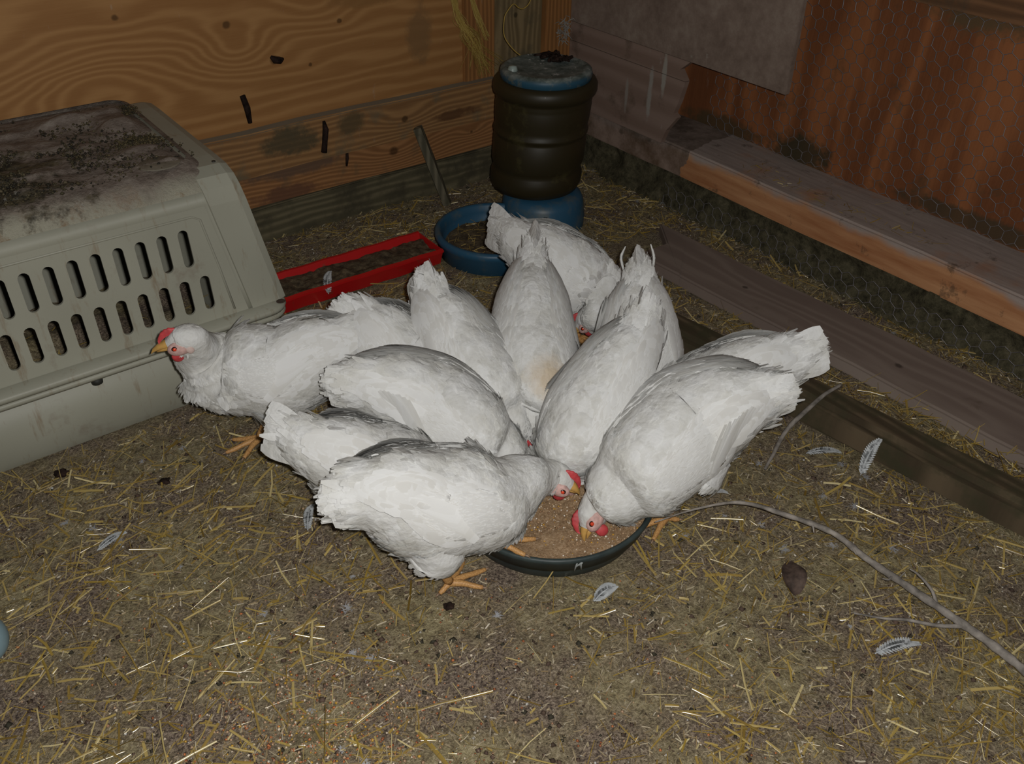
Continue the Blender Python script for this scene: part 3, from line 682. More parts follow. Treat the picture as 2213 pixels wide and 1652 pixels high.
m_ = 240; a_ = rng.random(m_)*6.28; rr = .135*np.sqrt(rng.random(m_)); straws('straw_litter', 0, (.01, .05), (.0008, .0024), .1, M_STRAW, 'straw bits lying in the dirt of the blue drinking ring', 'straw', XY=(RX+rr*np.cos(a_), RY+rr*np.sin(a_)), Z=np.full(m_, .028))
m_ = 500; X = -.35+rng.random(m_)*.94; Y = 1.78+rng.random(m_)*.44; straws('straw_litter', 0, (.01, .06), (.001, .003), .2, M_STRAW, 'old straw bedding inside the pet carrier seen through its slots', 'straw', XY=(X, Y), Z=np.full(m_, .045))
gx, gy = np.meshgrid(np.linspace(-.36, .60, 80), np.linspace(1.74, 2.24, 50)); zz = .03+vnoise(gx*14, gy*14, 3)*.04+vnoise(gx*60, gy*60, 3)*.01
V = np.stack([gx, gy, zz], -1).reshape(-1, 3); h, w = gx.shape; i = np.arange(h*w).reshape(h, w); Q = np.stack([i[:-1, :-1], i[:-1, 1:], i[1:, 1:], i[1:, :-1]], -1).reshape(-1, 4)
tag(link('bedding', fromarr('bedding', V, Q), None, M_FLOOR), 'brown bedding lying inside the pet carrier', 'bedding', kind='stuff')
# grains: reddish cracked corn near the bottom centre, pale flakes, dark droppings crumbs
def dn_corn(X, Y): return np.exp(-(((X-.27)/.14)**2+((Y-.78)/.17)**2))+.03
X, Y = scatter(7500, -.1, .9, .35, 1.3, dn_corn); m_ = len(X)
crumbs('cracked_corn', X, Y, gz(X, Y)+.0025, .0014+.0018*rng.random(m_), [(.50, .17, .06), (.5, .33, .2), (.3, .10, .04), (.65, .55, .42), (.55, .32, .05), (.4, .26, .16), (.36, .2, .12)], 'reddish and yellow cracked grain spilled on the floor in front', 'grain', .35)
X, Y = scatter(5200); m_ = len(X)
crumbs('pale_crumbs', X, Y, gz(X, Y)+.002, .0009+.0026*rng.random(m_)**3, [(.35, .33, .30), (.24, .2, .15), (.42, .38, .32), (.5, .49, .47), (.14, .1, .07)], 'pale crumbs and flakes sprinkled over the litter', 'crumbs', .5)
X, Y = scatter(7000); m_ = len(X)
crumbs('dark_crumbs', X, Y, gz(X, Y)+.001, .0015+.005*rng.random(m_)**3, [(.05, .03, .02), (.08, .05, .035), (.035, .03, .018), (.11, .07, .05)], 'dark brown dropping crumbs mixed in the litter', 'droppings', .8)
hp = []; X, Y = scatter(110); 
for x_, y_ in zip(X, Y):
    q = 26; an = rng.random(q)*6.28; sz = .004+.007*rng.random(); D = np.stack([np.cos(an), np.sin(an), .25*rng.random(q)], 1); P = np.tile([x_, y_, float(gz(x_, y_))+.004], (q, 1))+rng.normal(0, sz*.3, (q, 3))*[1, 1, .1]
    hp.append(blades(P, D, np.tile([0, 0, 1.], (q, 1)), sz*(.6+.6*rng.random(q)), .0014, .1, .2, .1, (1, .9, .4)))
V = np.vstack([a for a, b in hp]); off = np.cumsum([0]+[len(a) for a, b in hp[:-1]]); Q = np.vstack([b+o_ for (a, b), o_ in zip(hp, off)])
tag(link('down_fluff', fromarr('fluff', V, Q), None, simple('grey_white_down', (.34, .34, .35), .8)), 'tufts of pale down fluff sprinkled over the litter', 'down', kind='stuff')
# crumbs over carrier top
m_ = 9000; X = .17+rng.normal(0, .17, m_); Y = 1.96+rng.normal(0, .10, m_)
k = (X > CX0+.06) & (X < .58) & (Y > 1.79) & (Y < 2.24) & (vnoise(X*9, Y*9, 21)+vnoise(X*25, Y*25, 22)*.5 > .72); X, Y = X[k], Y[k]; m_ = len(X)
crumbs('dried_debris', X, Y, .505+rng.random(m_)*.008, .0012+.0035*rng.random(m_)**2, [(.018, .015, .009), (.05, .042, .02), (.03, .024, .014), (.10, .08, .045), (.06, .045, .02)], 'dark mossy debris crumbs heaped on the pet carrier top', 'debris', .8)
for (cx_, cy_, sx_, sy_, nn_, lb) in ((.50, 2.16, .07, .035, 1500, 'mossy brown debris patch at the rear corner of the carrier top'), (.51, 1.955, .04, .035, 1000, 'round mossy debris patch in the middle of the carrier top right side')):
    X = cx_+rng.normal(0, sx_*.55, nn_); Y = cy_+rng.normal(0, sy_*.6, nn_); k = (X < .575) & (Y < 2.235)
    X, Y = X[k], Y[k]; m_ = len(X)
    crumbs('dried_debris', X, Y, .505+rng.random(m_)*.006, .0012+.0032*rng.random(m_)**2, [(.05, .04, .015), (.08, .06, .025), (.03, .024, .012), (.11, .085, .04)], lb, 'debris', .8)

# ================================================================ BRANCH, TWIG
M_TWIG = simple('twig_bark', (.28, .25, .22), .8, .2, .3, 45, .5)
br = empty('branch', (1.2, .5, 0), 'long curved bare grey branch from the feed pan to the right edge', 'branch')
def lb(V, o): return [Vector(v)-Vector(o.location) for v in V]
main = catmull([(.94, .792, .078), (1.012, .767, .088), (1.096, .731, .086), (1.158, .671, .066), (1.208, .601, .048), (1.216, .532, .036), (1.226, .453, .028), (1.236, .367, .02), (1.240, .29, .016), (1.232, .21, .014), (1.21, .10, .012)], 8)
rad = np.interp(np.linspace(0, 1, len(main)), [0, .12, .3, .6, 1], [.0012, .0022, .0048, .0068, .0085])*(1+.10*np.sin(np.arange(len(main))*2.1)+.06*np.sin(np.arange(len(main))*.9))
V, Fc = tube(main, list(rad), 10); link('stem', mesh('stem', lb(V, br), Fc), br, M_TWIG)
for pts, r0 in (([(1.238, .345, .018), (1.205, .375, .014), (1.175, .414, .012), (1.148, .44, .010), (1.118, .478, .008)], .0042), ([(1.236, .40, .024), (1.247, .42, .034), (1.245, .449, .048), (1.236, .462, .056)], .0035),
                ([(1.222, .48, .032), (1.207, .478, .034), (1.198, .485, .036)], .0028), ([(1.213, .56, .042), (1.205, .545, .04)], .003), ([(1.222, .47, .03), (1.238, .468, .042)], .002), ([(1.185, .63, .058), (1.178, .62, .05)], .0022)):
    c = catmull(pts, 5); V, Fc = tube(c, list(np.linspace(r0, r0*.4, len(c))), 8); link('side_twig', mesh('side_twig', lb(V, br), Fc), br, M_TWIG)
c = catmull([(1.545, .848, .092), (1.50, .852, .085), (1.458, .855, .066), (1.398, .859, .03), (1.33, .835, .010), (1.29, .82, .004)], 6)
V, Fc = tube(c, list(np.interp(np.linspace(0, 1, len(c)), [0, .5, 1], [.0035, .0055, .003])), 8)
tag(link('twig', mesh('twig', V, Fc), None, M_TWIG), 'short brown twig propped over the mossy beam', 'twig')
c = catmull([(1.79, 1.98, .01), (1.80, 2.05, .035), (1.83, 2.12, .06), (1.87, 2.2, .08)], 5); V, Fc = tube(c, .003, 6)
tag(link('twig', mesh('twig', V, Fc), None, M_TWIG), 'thin upright twig in the dark corner right of the water jug', 'twig')
# dead leaf and droppings
bm = bmesh.new(); bmesh.ops.create_grid(bm, x_segments=8, y_segments=12, size=1)
for v in bm.verts:
    t = (v.co.y+1)/2; wv = math.sin(math.pi*min(1, t*.92+.06))**.8
    v.co = Vector((v.co.x*.022*wv, v.co.y*.040, .006+.005*math.sin(v.co.x*3)*wv+.006*math.cos(v.co.y*3)+abs(v.co.x)*.004))
me = bpy.data.meshes.new('leaf'); bm.to_mesh(me); bm.free()
o = link('dead_leaf', me, None, simple('dead_leaf', (.095, .064, .05), .7, .3, .35, 60, .5)); o.location = (1.10, .594, .003); o.rotation_euler.z = -.75
tag(o, 'curled dark brown dead leaf on the straw below the branch', 'leaf')
def dropping(x, y, s, label):
    bm = bmesh.new(); bmesh.ops.create_icosphere(bm, subdivisions=3, radius=1)
    for v in bm.verts:
        k = 1+.35*math.sin(v.co.x*4+x*50)*math.cos(v.co.y*5+y*30)+.15*math.sin(v.co.z*9); v.co = Vector((v.co.x*s*k, v.co.y*s*.8*k, v.co.z*s*.45*k))
    me = bpy.data.meshes.new('dropping'); bm.to_mesh(me); bm.free()
    o = link('dropping', me, None, M_BARK); o.location = (x, y, s*.3); tag(o, label, 'dropping')
dropping(.134, 1.645, .013, 'dark round dropping just in front of the pet carrier')
dropping(.290, 1.500, .011, 'dark dropping on straw between carrier and the lower left hens')
dropping(.570, .905, .009, 'small dark dropping beside the front foot of the nearest hen')
dropping(1.02, 1.985, .022, 'dark dropping lump lying on the dirt in the red trough')

# pale blue egg-shaped toy at the left edge
V, Fc = lathe([(.0001, -.038)]+[(.040*math.cos(math.radians(a)), .045*math.sin(math.radians(a))*(1.15 if a > 0 else .85)) for a in range(-80, 81, 8)]+[(.0001, .052)], 40)
o = link('plastic_ball', mesh('ball', V, Fc), None, simple('pale_blue_plastic', (.22, .32, .36), .4, .4, .08, 8)); o.location = (-.088, 1.262, .034); o.rotation_euler = (.2, .1, .4)
tag(o, 'pale blue rounded object cut off at the left photo edge', 'ball')

# ================================================================ TWINE IN THE CORNER
M_TWINE = straw_mat('yellow_twine', [(.24, .155, .03), (.42, .29, .075), (.34, .23, .05), (.50, .38, .13)], .6, .3)
tw = []
for k in range(90):
    a = random.gauss(0, 1); s_ = 0 if k < 58 else 1
    if s_ == 0: pts = [(1.540+.004*a, 2.322, .64), (1.548+.005*a, 2.312, .575), (1.572+.008*random.gauss(0, 1), 2.308, .52), (1.60+.020*random.gauss(0, 1), 2.300, .47), (1.640+.034*random.gauss(0, 1), 2.292+.01*random.random(), .40-.05*random.random())]
    else: pts = [(1.604+.004*a, 2.322, .64), (1.614+.004*a, 2.318, .585), (1.632+.006*a, 2.314, .53), (1.655+.010*random.gauss(0, 1), 2.308, .475-.02*random.random())]
    c = catmull(pts, 4); tw.append(tube(c, list(np.linspace(.0011, .0005, len(c))), 4, False))
V, Fc = join(tw); tag(link('frayed_twine', mesh('twine', V, Fc), None, M_TWINE), 'bunch of frayed yellow baling twine hanging on the corner stud', 'twine')
c = catmull([(1.748, 2.2, .62), (1.735, 2.2, .578), (1.712, 2.2, .563), (1.694, 2.2, .568), (1.676, 2.2, .580), (1.656, 2.2, .565), (1.644, 2.2, .545), (1.637, 2.19, .50), (1.650, 2.16, .465), (1.660, 2.11, .448)], 6)
V, Fc = tube(c, .0017, 6); tag(link('twine_loop', mesh('loop', V, Fc), None, M_TWINE), 'single loop of thin tan twine hanging above the water jug', 'twine')
tw = []
for k in range(70):
    p = Vector((1.965+random.gauss(0, .012), 2.318, .435+random.gauss(0, .018))); q = p+Vector((random.gauss(0, .016), -random.random()*.015, random.gauss(0, .014)))
    tw.append(tube([p, (p+q)/2+Vector((random.gauss(0, .004), -.004, random.gauss(0, .004))), q], [.0009, .0014, .0006], 4, False))
V, Fc = join(tw); tag(link('down_tuft', mesh('tuft', V, Fc), None, simple('grey_down', (.32, .30, .27), .8)), 'grey tuft of cobweb and down stuck on the corner post', 'feather')

# ================================================================ LOOSE FEATHERS
M_LF = simple('loose_feather', (.50, .52, .53), .7, .2, .12, 60)
def feather(x, y, z, L, ang, wd, label, pitch=0.):
    c = catmull([(0, 0, 0), (L*.35, L*.03, L*.05), (L*.7, L*.02, L*.05), (L, -L*.05, .0)], 6)
    V, Fc = tube(c, list(np.linspace(.0012, .0004, len(c))), 5); parts = [(V, Fc)]
    m_ = 190; t = .10+.88*rng.random(m_); idx = (t*(len(c)-1)).astype(int); P = c[idx]; sd = np.where(rng.random(m_) < .5, 1., -1.)
    D = np.stack([.75+0*t, sd, .1+0*t], 1); V2, Q2 = blades(P, D, np.tile([0, 0, 1.], (m_, 1)), wd*(.35+.8*np.sin(np.pi*np.clip(t, 0, 1)**.8)), .0048, .05, .1, .03, (1, .9, .4))
    nv = 14; VV = []; VF = []
    for i_ in range(nv+1):
        t_ = .10+.9*i_/nv; p_ = Vector(c[min(len(c)-1, int(t_*(len(c)-1)))]); w_ = wd*.50*math.sin(math.pi*min(1., .08+.90*t_**1.1))**.7*(1+.10*math.sin(i_*2.3))
        VV += [p_+Vector((0, -w_, -.0006)), p_+Vector((0, 0, .0004)), p_+Vector((0, w_, -.0006))]
    for i_ in range(nv):
        for j_ in (0, 1): VF.append((i_*3+j_, i_*3+j_+1, i_*3+j_+4, i_*3+j_+3))
    V, Fc = join([(V, Fc), (VV, VF), ([Vector(v) for v in V2], [tuple(q) for q in Q2])])
    o = link('feather', mesh('feather', V, Fc), None, M_LF); o.location = (x, y, z); o.rotation_euler = (0, -pitch, ang)
    tag(o, label, 'feather', 'loose white feathers lying about')
feather(.872, 1.905, .042, .085, 1.05, .012, 'long white feather leaning across the front rim of the red trough', .25)
feather(1.425, .688, .012, .085, .25, .013, 'white feather standing against the mossy beam', .75)
feather(1.395, .800, .008, .075, -.55, .011, 'draggled grey feather on straw in front of the mossy beam')
feather(1.075, .405, .008, .085, -.35, .013, 'curved grey white feather beside the side twig of the branch')
feather(1.125, .845, .010, .055, -.6, .008, 'small white feather on the floor behind the arched branch')
feather(.775, .762, .008, .055, .1, .014, 'fluffy pale feather against the front of the feed pan')
feather(.455, 1.205, .010, .070, 1.0, .010, 'thin white feather under the tail of the lower left hen')
feather(.655, 1.515, .010, .070, -.5, .009, 'thin white feather on the litter between two hens on the left')
feather(1.30, 1.19, .014, .050, .9, .009, 'small pale feather on straw right of the rear hens', .4)
feather(.125, 1.385, .008, .060, .3, .010, 'curled grey feather on dark litter left of the hens')
feather(.32, .62, .006, .040, .4, .010, 'grey downy feather near the bottom edge of the floor')

# ================================================================ HENS
n = NB('white_plumage'); rd = n.rnd(); k = n.noise(26, 4, .6)
c = n.ramp(n.math('ADD', n.math('MULTIPLY', rd, .18), n.math('MULTIPLY', k, .82)), [(.32, (.68, .67, .63)), (.62, (.82, .82, .81))])
n.bump(n.math('ADD', n.noise(38, 3, .5), n.math('MULTIPLY', n.noise(95, 3, .5), .35)), .42, .012); M_HEN = n.fin(c, .75, .12); 
n = NB('white_plumage_stained'); rd = n.rnd(); k = n.noise(26, 4, .6)
c = n.ramp(n.math('ADD', n.math('MULTIPLY', rd, .18), n.math('MULTIPLY', k, .82)), [(.32, (.68, .67, .63)), (.62, (.82, .82, .81))])
st = n.ramp(n.math('ADD', n.math('MULTIPLY', n.dist((-.045, -.115, .215)), 12.), n.math('MULTIPLY', k, .5)), [(.5, 1.), (.95, 0.)])
c = n.mix(n.math('MULTIPLY', st, .55), c, (.62, .44, .22)); n.bump(n.math('ADD', n.noise(38, 3, .5), n.math('MULTIPLY', n.noise(95, 3, .5), .35)), .42, .012); M_HENS = n.fin(c, .75, .12)
n = NB('white_wing_feathers'); c = n.ramp(n.math('ADD', n.math('MULTIPLY', n.rnd(), .5), n.math('MULTIPLY', n.noise(14, 3), .5)), [(.3, (.74, .73, .70)), (.7, (.83, .83, .82))]); M_WING = n.fin(c, .7, .15)
M_COMB = simple('red_comb', (.50, .055, .06), .5, .35, .15, 80)
M_FACE = simple('pink_face_skin', (.62, .40, .36), .6, .3, .15, 120, .3)
M_LOBE = simple('pale_ear_lobe', (.66, .50, .45), .6, .3, .1, 90)
M_BEAK = simple('yellow_beak', (.55, .32, .09), .4, .4, .12, 60)
M_IRIS = simple('red_eye_iris', (.70, .06, .02), .15, .7, .1, 60)  # orange-red iris, colour brightened to stand in for the flash's red-eye reflection
M_PUP = simple('dark_pupil', (.03, .01, .008), .12, .7)
n = NB('yellow_shank'); x, y, z = n.sep(); sc_ = n.voro(420)
M_LEG = n.fin(n.mix(n.ramp(sc_['Distance'], [(.3, 0.), (.7, 1.)]), (.60, .33, .12), (.42, .22, .08)), .5, .35)
M_CLAW = simple('horn_claw', (.30, .2, .13), .4, .4)

def feathery(m, k=.18):
    # feathers let some light through
    t = m.node_tree; b = t.nodes['Principled BSDF']; out = [q for q in t.nodes if q.type == 'OUTPUT_MATERIAL'][0]
    tr = t.nodes.new('ShaderNodeBsdfTranslucent'); mx = t.nodes.new('ShaderNodeMixShader'); mx.inputs[0].default_value = k
    src = b.inputs['Base Color'].links[0].from_socket
    t.links.new(src, tr.inputs[0]); t.links.new(b.outputs[0], mx.inputs[1]); t.links.new(tr.outputs[0], mx.inputs[2]); t.links.new(mx.outputs[0], out.inputs[0])
for m_ in (M_HEN, M_HENS, M_WING): feathery(m_)

class Loft:
    def __init__(s, P, RW, RH, fwd0):
        s.C = catmull(P, 14); m_ = len(s.C); t = np.linspace(0, len(P)-1, m_)
        from_ = np.arange(len(P)); 
        s.RW = catmull(np.array(RW)[:, None], 14)[:, 0].clip(.001); s.RH = catmull(np.array(RH)[:, None], 14)[:, 0].clip(.001)
        T = norm(np.gradient(s.C, axis=0)); s.T = T
        mid = m_//2; up = np.array([0, 0, 1.]); U = np.zeros_like(T)
        i0 = int(m_*.42); u0 = up-T[i0]*up.dot(T[i0]); U[i0] = u0/np.linalg.norm(u0)
        for k in range(i0+1, m_):
            u = U[k-1]-T[k]*U[k-1].dot(T[k]); U[k] = u/np.linalg.norm(u)
        for k in range(i0-1, -1, -1):
            u = U[k+1]-T[k]*U[k+1].dot(T[k]); U[k] = u/np.linalg.norm(u)
        s.U = U; s.S = np.cross(U, T); s.m = m_
        s.arc = np.concatenate([[0], np.cumsum(np.linalg.norm(np.diff(s.C, axis=0), axis=1))])
    def at(s, u, arr):
        x = np.clip(u, 0, 1)*(s.m-1); i = np.clip(x.astype(int), 0, s.m-2); fr = x-i
        if arr.ndim == 1: return arr[i]*(1-fr)+arr[i+1]*fr
        return arr[i]*(1-fr[:, None])+arr[i+1]*fr[:, None]
    def surf(s, u, ph, off=0.):
        """ph 0 = up, +pi/2 = left side, belly = pi"""
        C = s.at(u, s.C); U = norm(s.at(u, s.U)); S = norm(s.at(u, s.S)); rw = s.at(u, s.RW); rh = s.at(u, s.RH)
        c = np.cos(ph); q = np.sin(ph)
        low = np.where(c < 0, 1.08, 1.0)
        return C+U*((rh*low+off)*c)[:, None]+S*((rw+off)*q)[:, None]
    def normal(s, u, ph):
        e = 1e-3; du = s.surf(u+e, ph)-s.surf(u-e, ph); dp = s.surf(u, ph+e)-s.surf(u, ph-e)
        nn = norm(np.cross(dp, du)); C = s.at(u, s.C); out = s.surf(u, ph)-C
        sg = np.sign(np.sum(nn*out, 1, keepdims=True)); sg[sg == 0] = 1; nn = nn*sg
        T = norm(s.at(u, s.T)); rad = norm(out-T*np.sum(out*T, 1, keepdims=True)); d_ = norm(du)
        s.bad = bad = (np.sum(d_*T, 1) < .45) | (np.sum(nn*rad, 1) < .35)     # inside of a tight bend
        nn[bad] = rad[bad]; d_[bad] = T[bad]
        return nn, d_
def tri(V): return V

def hen(P7, feet, label, fat=1., neck=1., face=True, stained=False, tailspec=None, seedv=0, legs=True, headup=None, w0=.52):
    """P7: tail tip, rump, middle, breast, neck, head, beak tip"""
    global rng
    rg = np.random.default_rng(100+seedv)
    tt, ru, mi, brs, nk, hd, bk = [np.array(p, float) for p in P7]
    root = np.array([mi[0], mi[1], 0.])
    H = empty('hen', tuple(root), label, 'chicken', 'white hens around the feed pan')
    loc = lambda V: V-root
    tb = ru+(tt-ru)*.62; tb2 = ru+(tt-ru)*.30
    q1 = (ru+mi)/2+np.array([0, 0, .006]); q2 = (mi+brs)/2+np.array([0, 0, .002])
    hdir = norm(bk-hd); hb = hd-hdir*.020; hf = hd+hdir*.020
    P = [tb, tb2, ru, q1, mi, q2, brs, (brs+nk)/2, nk, (nk+hb)/2, hb, hd, hf]
    RW = np.array([.010, .027, .048, .070, .086, .086, .076, .060, .046*neck, .033*neck, .0245, .0220, .0105])
    RH = np.array([.020, .038, .058, .082, .094, .092, .082, .064, .049*neck, .036*neck, .0265, .0245, .0130])
    hs = 1.17; RW[10:] *= 1.12; RH[10:] *= 1.12; RW[:8] *= fat; RH[:8] *= fat
    RW[8:10] *= (1+fat)/2; RH[8:10] *= (1+fat)/2
    Lf = Loft(P, RW, RH, None)
    # ---- body mesh
    nu, nph = 96, 36; uu = np.linspace(0, 1, nu); pp = np.linspace(0, 2*np.pi, nph, endpoint=False)
    U2, P2 = np.meshgrid(uu, pp, indexing='ij'); B = Lf.surf(U2.ravel(), P2.ravel())
    # broad soft lumps of plumage
    nb, _ = Lf.normal(U2.ravel(), P2.ravel()); B = B+nb*(((vnoise(U2.ravel()*14+seedv, np.sin(P2.ravel())*2.2+3, 3)-.5)*.014+(vnoise(U2.ravel()*34+seedv, np.sin(P2.ravel())*6+np.cos(P2.ravel())*3+9, 5)-.5)*.006)*np.clip(1.2-U2.ravel()*1.1, 0, 1))[:, None]
    i = np.arange(nu*nph).reshape(nu, nph); j = np.roll(i, -1, 1)
    Q = np.stack([i[:-1], j[:-1], j[1:], i[1:]], -1).reshape(-1, 4)
    Vs = [B]; Qs = [Q]; cnt = len(B)
    c0 = Lf.C[0]; c1 = Lf.C[-1]
    def addq(V, Q):
        nonlocal cnt
        Vs.append(V); Qs.append(Q+cnt); cnt += len(V)
    # caps
    for ring, ctr in ((i[0], c0), (i[-1], c1)):
        V = np.vstack([B[ring], np.repeat(ctr[None], nph, 0)]); k_ = np.arange(nph); k2 = (k_+1) % nph
        addq(V, np.stack([k_, k2, k2+nph, k_+nph], 1))
    # ---- thighs: feathered cones running to the hock (same continuous plumage)
    fwd = norm(np.array([*(brs-ru)[:2], 0])); lat = np.array([-fwd[1], fwd[0], 0])
    hocks = []
    if legs:
        for kf, (fx, fy, fz, fyaw) in enumerate(feet):
            foot = np.array([fx, fy, fz]); sd = 1. if np.dot(foot-mi, lat) > 0 else -1.
            fd = np.array([math.cos(fyaw), math.sin(fyaw), 0])
            hk = foot-fd*.040+np.array([0, 0, .106]); top = mi+lat*sd*.045*fat+np.array([0, 0, -.045])-fwd*.015
            hk = hk+(top*np.array([1, 1, 0])+hk*np.array([0, 0, 1])-hk)*.22
            hocks.append((hk, foot, fd, sd))
            c = catmull([top+np.array([0, 0, .02]), top*.6+hk*.4+fwd*.012, hk+np.array([0, 0, .012]), hk-np.array([0, 0, .004])], 5)
            rr = np.interp(np.linspace(0, 1, len(c)), [0, .4, .8, 1], [.044*fat, .055*fat, .025, .011])
            V, Fq = tube(c, list(rr), 16, False); addq(np.array(V), np.array(Fq))
            m_ = 420; ti = rg.random(m_)*.97; idx = (ti*(len(c)-1)).astype(int); cc = c[idx]; tg = norm(np.gradient(c, axis=0))[idx]
            rnd_ = norm(rg.normal(size=(m_, 3))); nn_ = norm(rnd_-tg*np.sum(rnd_*tg, 1, keepdims=True))
            V, Q_ = blades(cc+nn_*rr[idx][:, None]*.97, tg, nn_, .014+.012*rg.random(m_), .005+.004*rg.random(m_), .08, .2); addq(V, Q_)
    # ---- contour feathers: jittered rows, overlapping from tail to head
    def cover(u0, u1, ph0, ph1, m_, L, Wd, lift, jit=.2, curl=.35, off=0., prof=(.55, 1., .95, .35)):
        # sample proportional to surface area
        us = u0+(u1-u0)*rg.random(m_*3); wgt = Lf.at(us, Lf.RW+Lf.RH); keep = rg.random(m_*3) < wgt/ wgt.max(); us = us[keep][:m_]; k_ = len(us)
        ph = ph0+(ph1-ph0)*rg.random(k_)
        nn_, tu = Lf.normal(us, ph); gd = ~Lf.bad; us = us[gd]; ph = ph[gd]; nn_ = nn_[gd]; tu = tu[gd]; k_ = len(us); p = Lf.surf(us, ph, off); sd_ = np.cross(nn_, tu)
        D = -tu+sd_*rg.normal(0, jit, (k_, 1))
        Lk = np.interp(us, [0, .2, .5, .62, .8, .9, 1], L)*(.8+.4*rg.random(k_)); Wk = np.interp(us, [0, .2, .5, .62, .8, .9, 1], Wd)*(.8+.4*rg.random(k_))
        V, Q_ = blades(p-nn_*.0015, D, nn_, Lk, Wk, lift*(.6+.8*rg.random(k_)), curl*lift*2, .05, prof); addq(V, Q_)
    cover(.05, .97, 0, 2*np.pi, 5200, [.034, .032, .030, .022, .011, .006, .004], [.010, .013, .014, .012, .006, .004, .003], .035)
    cover(.06, .60, 0, 2*np.pi, 650, [.042, .042, .038, .026, .012, .006, .004], [.022, .024, .024, .018, .006, .004, .003], .11, .12, .25)
    cover(.05, .66, 2.2, 4.1, 1600, [.03, .034, .032, .026, .02, .02, .02], [.006, .006, .006, .005, .004, .003, .002], .10, .4, .2)      # loose belly fluff
    cover(.52, .90, 0, 2*np.pi, 3200, [.02, .02, .022, .024, .013, .007, .005], [.005, .005, .005, .0042, .0032, .002, .002], .03, .12)
    cover(.03, .90, 0, 2*np.pi, 11000, [.022, .022, .020, .016, .010, .006, .004], [.0018, .0018, .0017, .0015, .0012, .001, .001], .07, .22, .3, prof=(1, .9, .25))
    cover(.03, .62, 0, 2*np.pi, 1500, [.018, .018, .017, .014, .008, .005, .004], [.0015, .0015, .0014, .0012, .001, .001, .001], .30, .35, .3, prof=(1, .9, .25))   # soft down fringe    # hackles
    mt = M_HENS if stained else M_HEN
    body = fromarr('plumage', loc(np.vstack(Vs)), np.vstack(Qs)); link('body', body, H, mt)
    # ---- wings
    for sd in (1, -1):
        Wv = []; Wq = []; cn = 0
        nU, nV = 22, 12; U_, V_ = np.meshgrid(np.linspace(0, 1, nU), np.linspace(0, 1, nV), indexing='ij'); U_ = U_.ravel(); V_ = V_.ravel()
        us = w0-(w0-.175)*U_                       # shoulder -> rear
        wc = 1.22-.36*U_; half = .50*np.sin(np.pi*np.clip(U_*.80+.17, 0, 1))**.75+.04
        ph = wc+(V_-.5)*2*half
        edge_ = np.clip(np.minimum(np.minimum(V_*2.8, (1-V_)*7), np.minimum(U_*1.2, (1-U_)*3+.35)), 0, 1)**.5
        off = -.004+.024*edge_*fat
        p = Lf.surf(us, sd*ph, 0); nn_, tu = Lf.normal(us, sd*ph); p = p+nn_*off[:, None]
        i = np.arange(nU*nV).reshape(nU, nV); Wv.append(p); Wq.append(np.stack([i[:-1, :-1], i[:-1, 1:], i[1:, 1:], i[1:, :-1]], -1).reshape(-1, 4)); cn = len(p)
        def wadd(V, Q):
            nonlocal cn
            Wv.append(V); Wq.append(Q+cn); cn += len(V)
        def wpoint(U, V):
            us = w0-(w0-.175)*U; wc = 1.22-.36*U; half = .50*np.sin(np.pi*np.clip(U*.80+.17, 0, 1))**.75+.04; ph = wc+(V-.5)*2*half
            e_ = np.clip(np.minimum(np.minimum(V*2.8, (1-V)*7), np.minimum(U*1.2, (1-U)*3+.35)), 0, 1)**.5
            pp_ = Lf.surf(us, sd*ph); n__, t__ = Lf.normal(us, sd*ph); return pp_+n__*(-.004+.024*e_*fat)[:, None], n__, t__
        m_ = 760; U = rg.random(m_)*.97; Vv = .04+.92*rg.random(m_); p, n__, t__ = wpoint(U, Vv); gd = ~Lf.bad; U = U[gd]; Vv = Vv[gd]; p = p[gd]; n__ = n__[gd]; t__ = t__[gd]; m_ = len(U); s__ = np.cross(n__, t__)
        V, Q_ = blades(p-n__*.001, -t__+s__*rg.normal(0, .12, (m_, 1)), n__, .020+.026*U+.006*rg.random(m_), .015+.011*U, .07*(.6+.8*rg.random(m_)), .12, .05); wadd(V, Q_)
        m_ = 1100; U = rg.random(m_); Vv = rg.random(m_); p, n__, t__ = wpoint(U, Vv); gd = ~Lf.bad; U = U[gd]; Vv = Vv[gd]; p = p[gd]; n__ = n__[gd]; t__ = t__[gd]; m_ = len(U); s__ = np.cross(n__, t__)
        V, Q_ = blades(p+n__*.0005, -t__+s__*rg.normal(0, .22, (m_, 1)), n__, .018+.010*rg.random(m_), .0018, .07*(.5+rg.random(m_)), .15, .05, (1, .9, .25)); wadd(V, Q_)
        # secondaries and primaries: long, stacked along the lower rear edge
        for kk in range(11):
            vv = .99-.055*kk; u0 = .30+.020*kk
            p, n__, t__ = wpoint(np.array([u0]), np.array([min(.97, vv)])); e1, n2, t2 = wpoint(np.array([min(1., u0+.45)]), np.array([.62-.012*kk]))
            Dd = (e1-p)+n2*.004; Ln = .105-.003*kk+.01*rg.random()
            V, Q_ = blades(p+n__*(.002+.0006*kk), Dd, n__, np.array([Ln*(.9+.1*fat)]), np.array([.020]), .02, .03, .06, (.7, 1, 1, .95, .8, .35)); wadd(V, Q_)
        link('wing', fromarr('wing', loc(np.vstack(Wv)), np.vstack(Wq)), H, M_WING)
    # ---- tail
    Tv = []; Tq = []; cn = 0
    td = norm(tt-ru); us0 = Lf.U[6]; upv = norm(us0-td*np.dot(us0, td)); sv = np.cross(td, upv)
    Lt = np.linalg.norm(tt-ru); nt = 14
    sp = tailspec or (.42, .10)
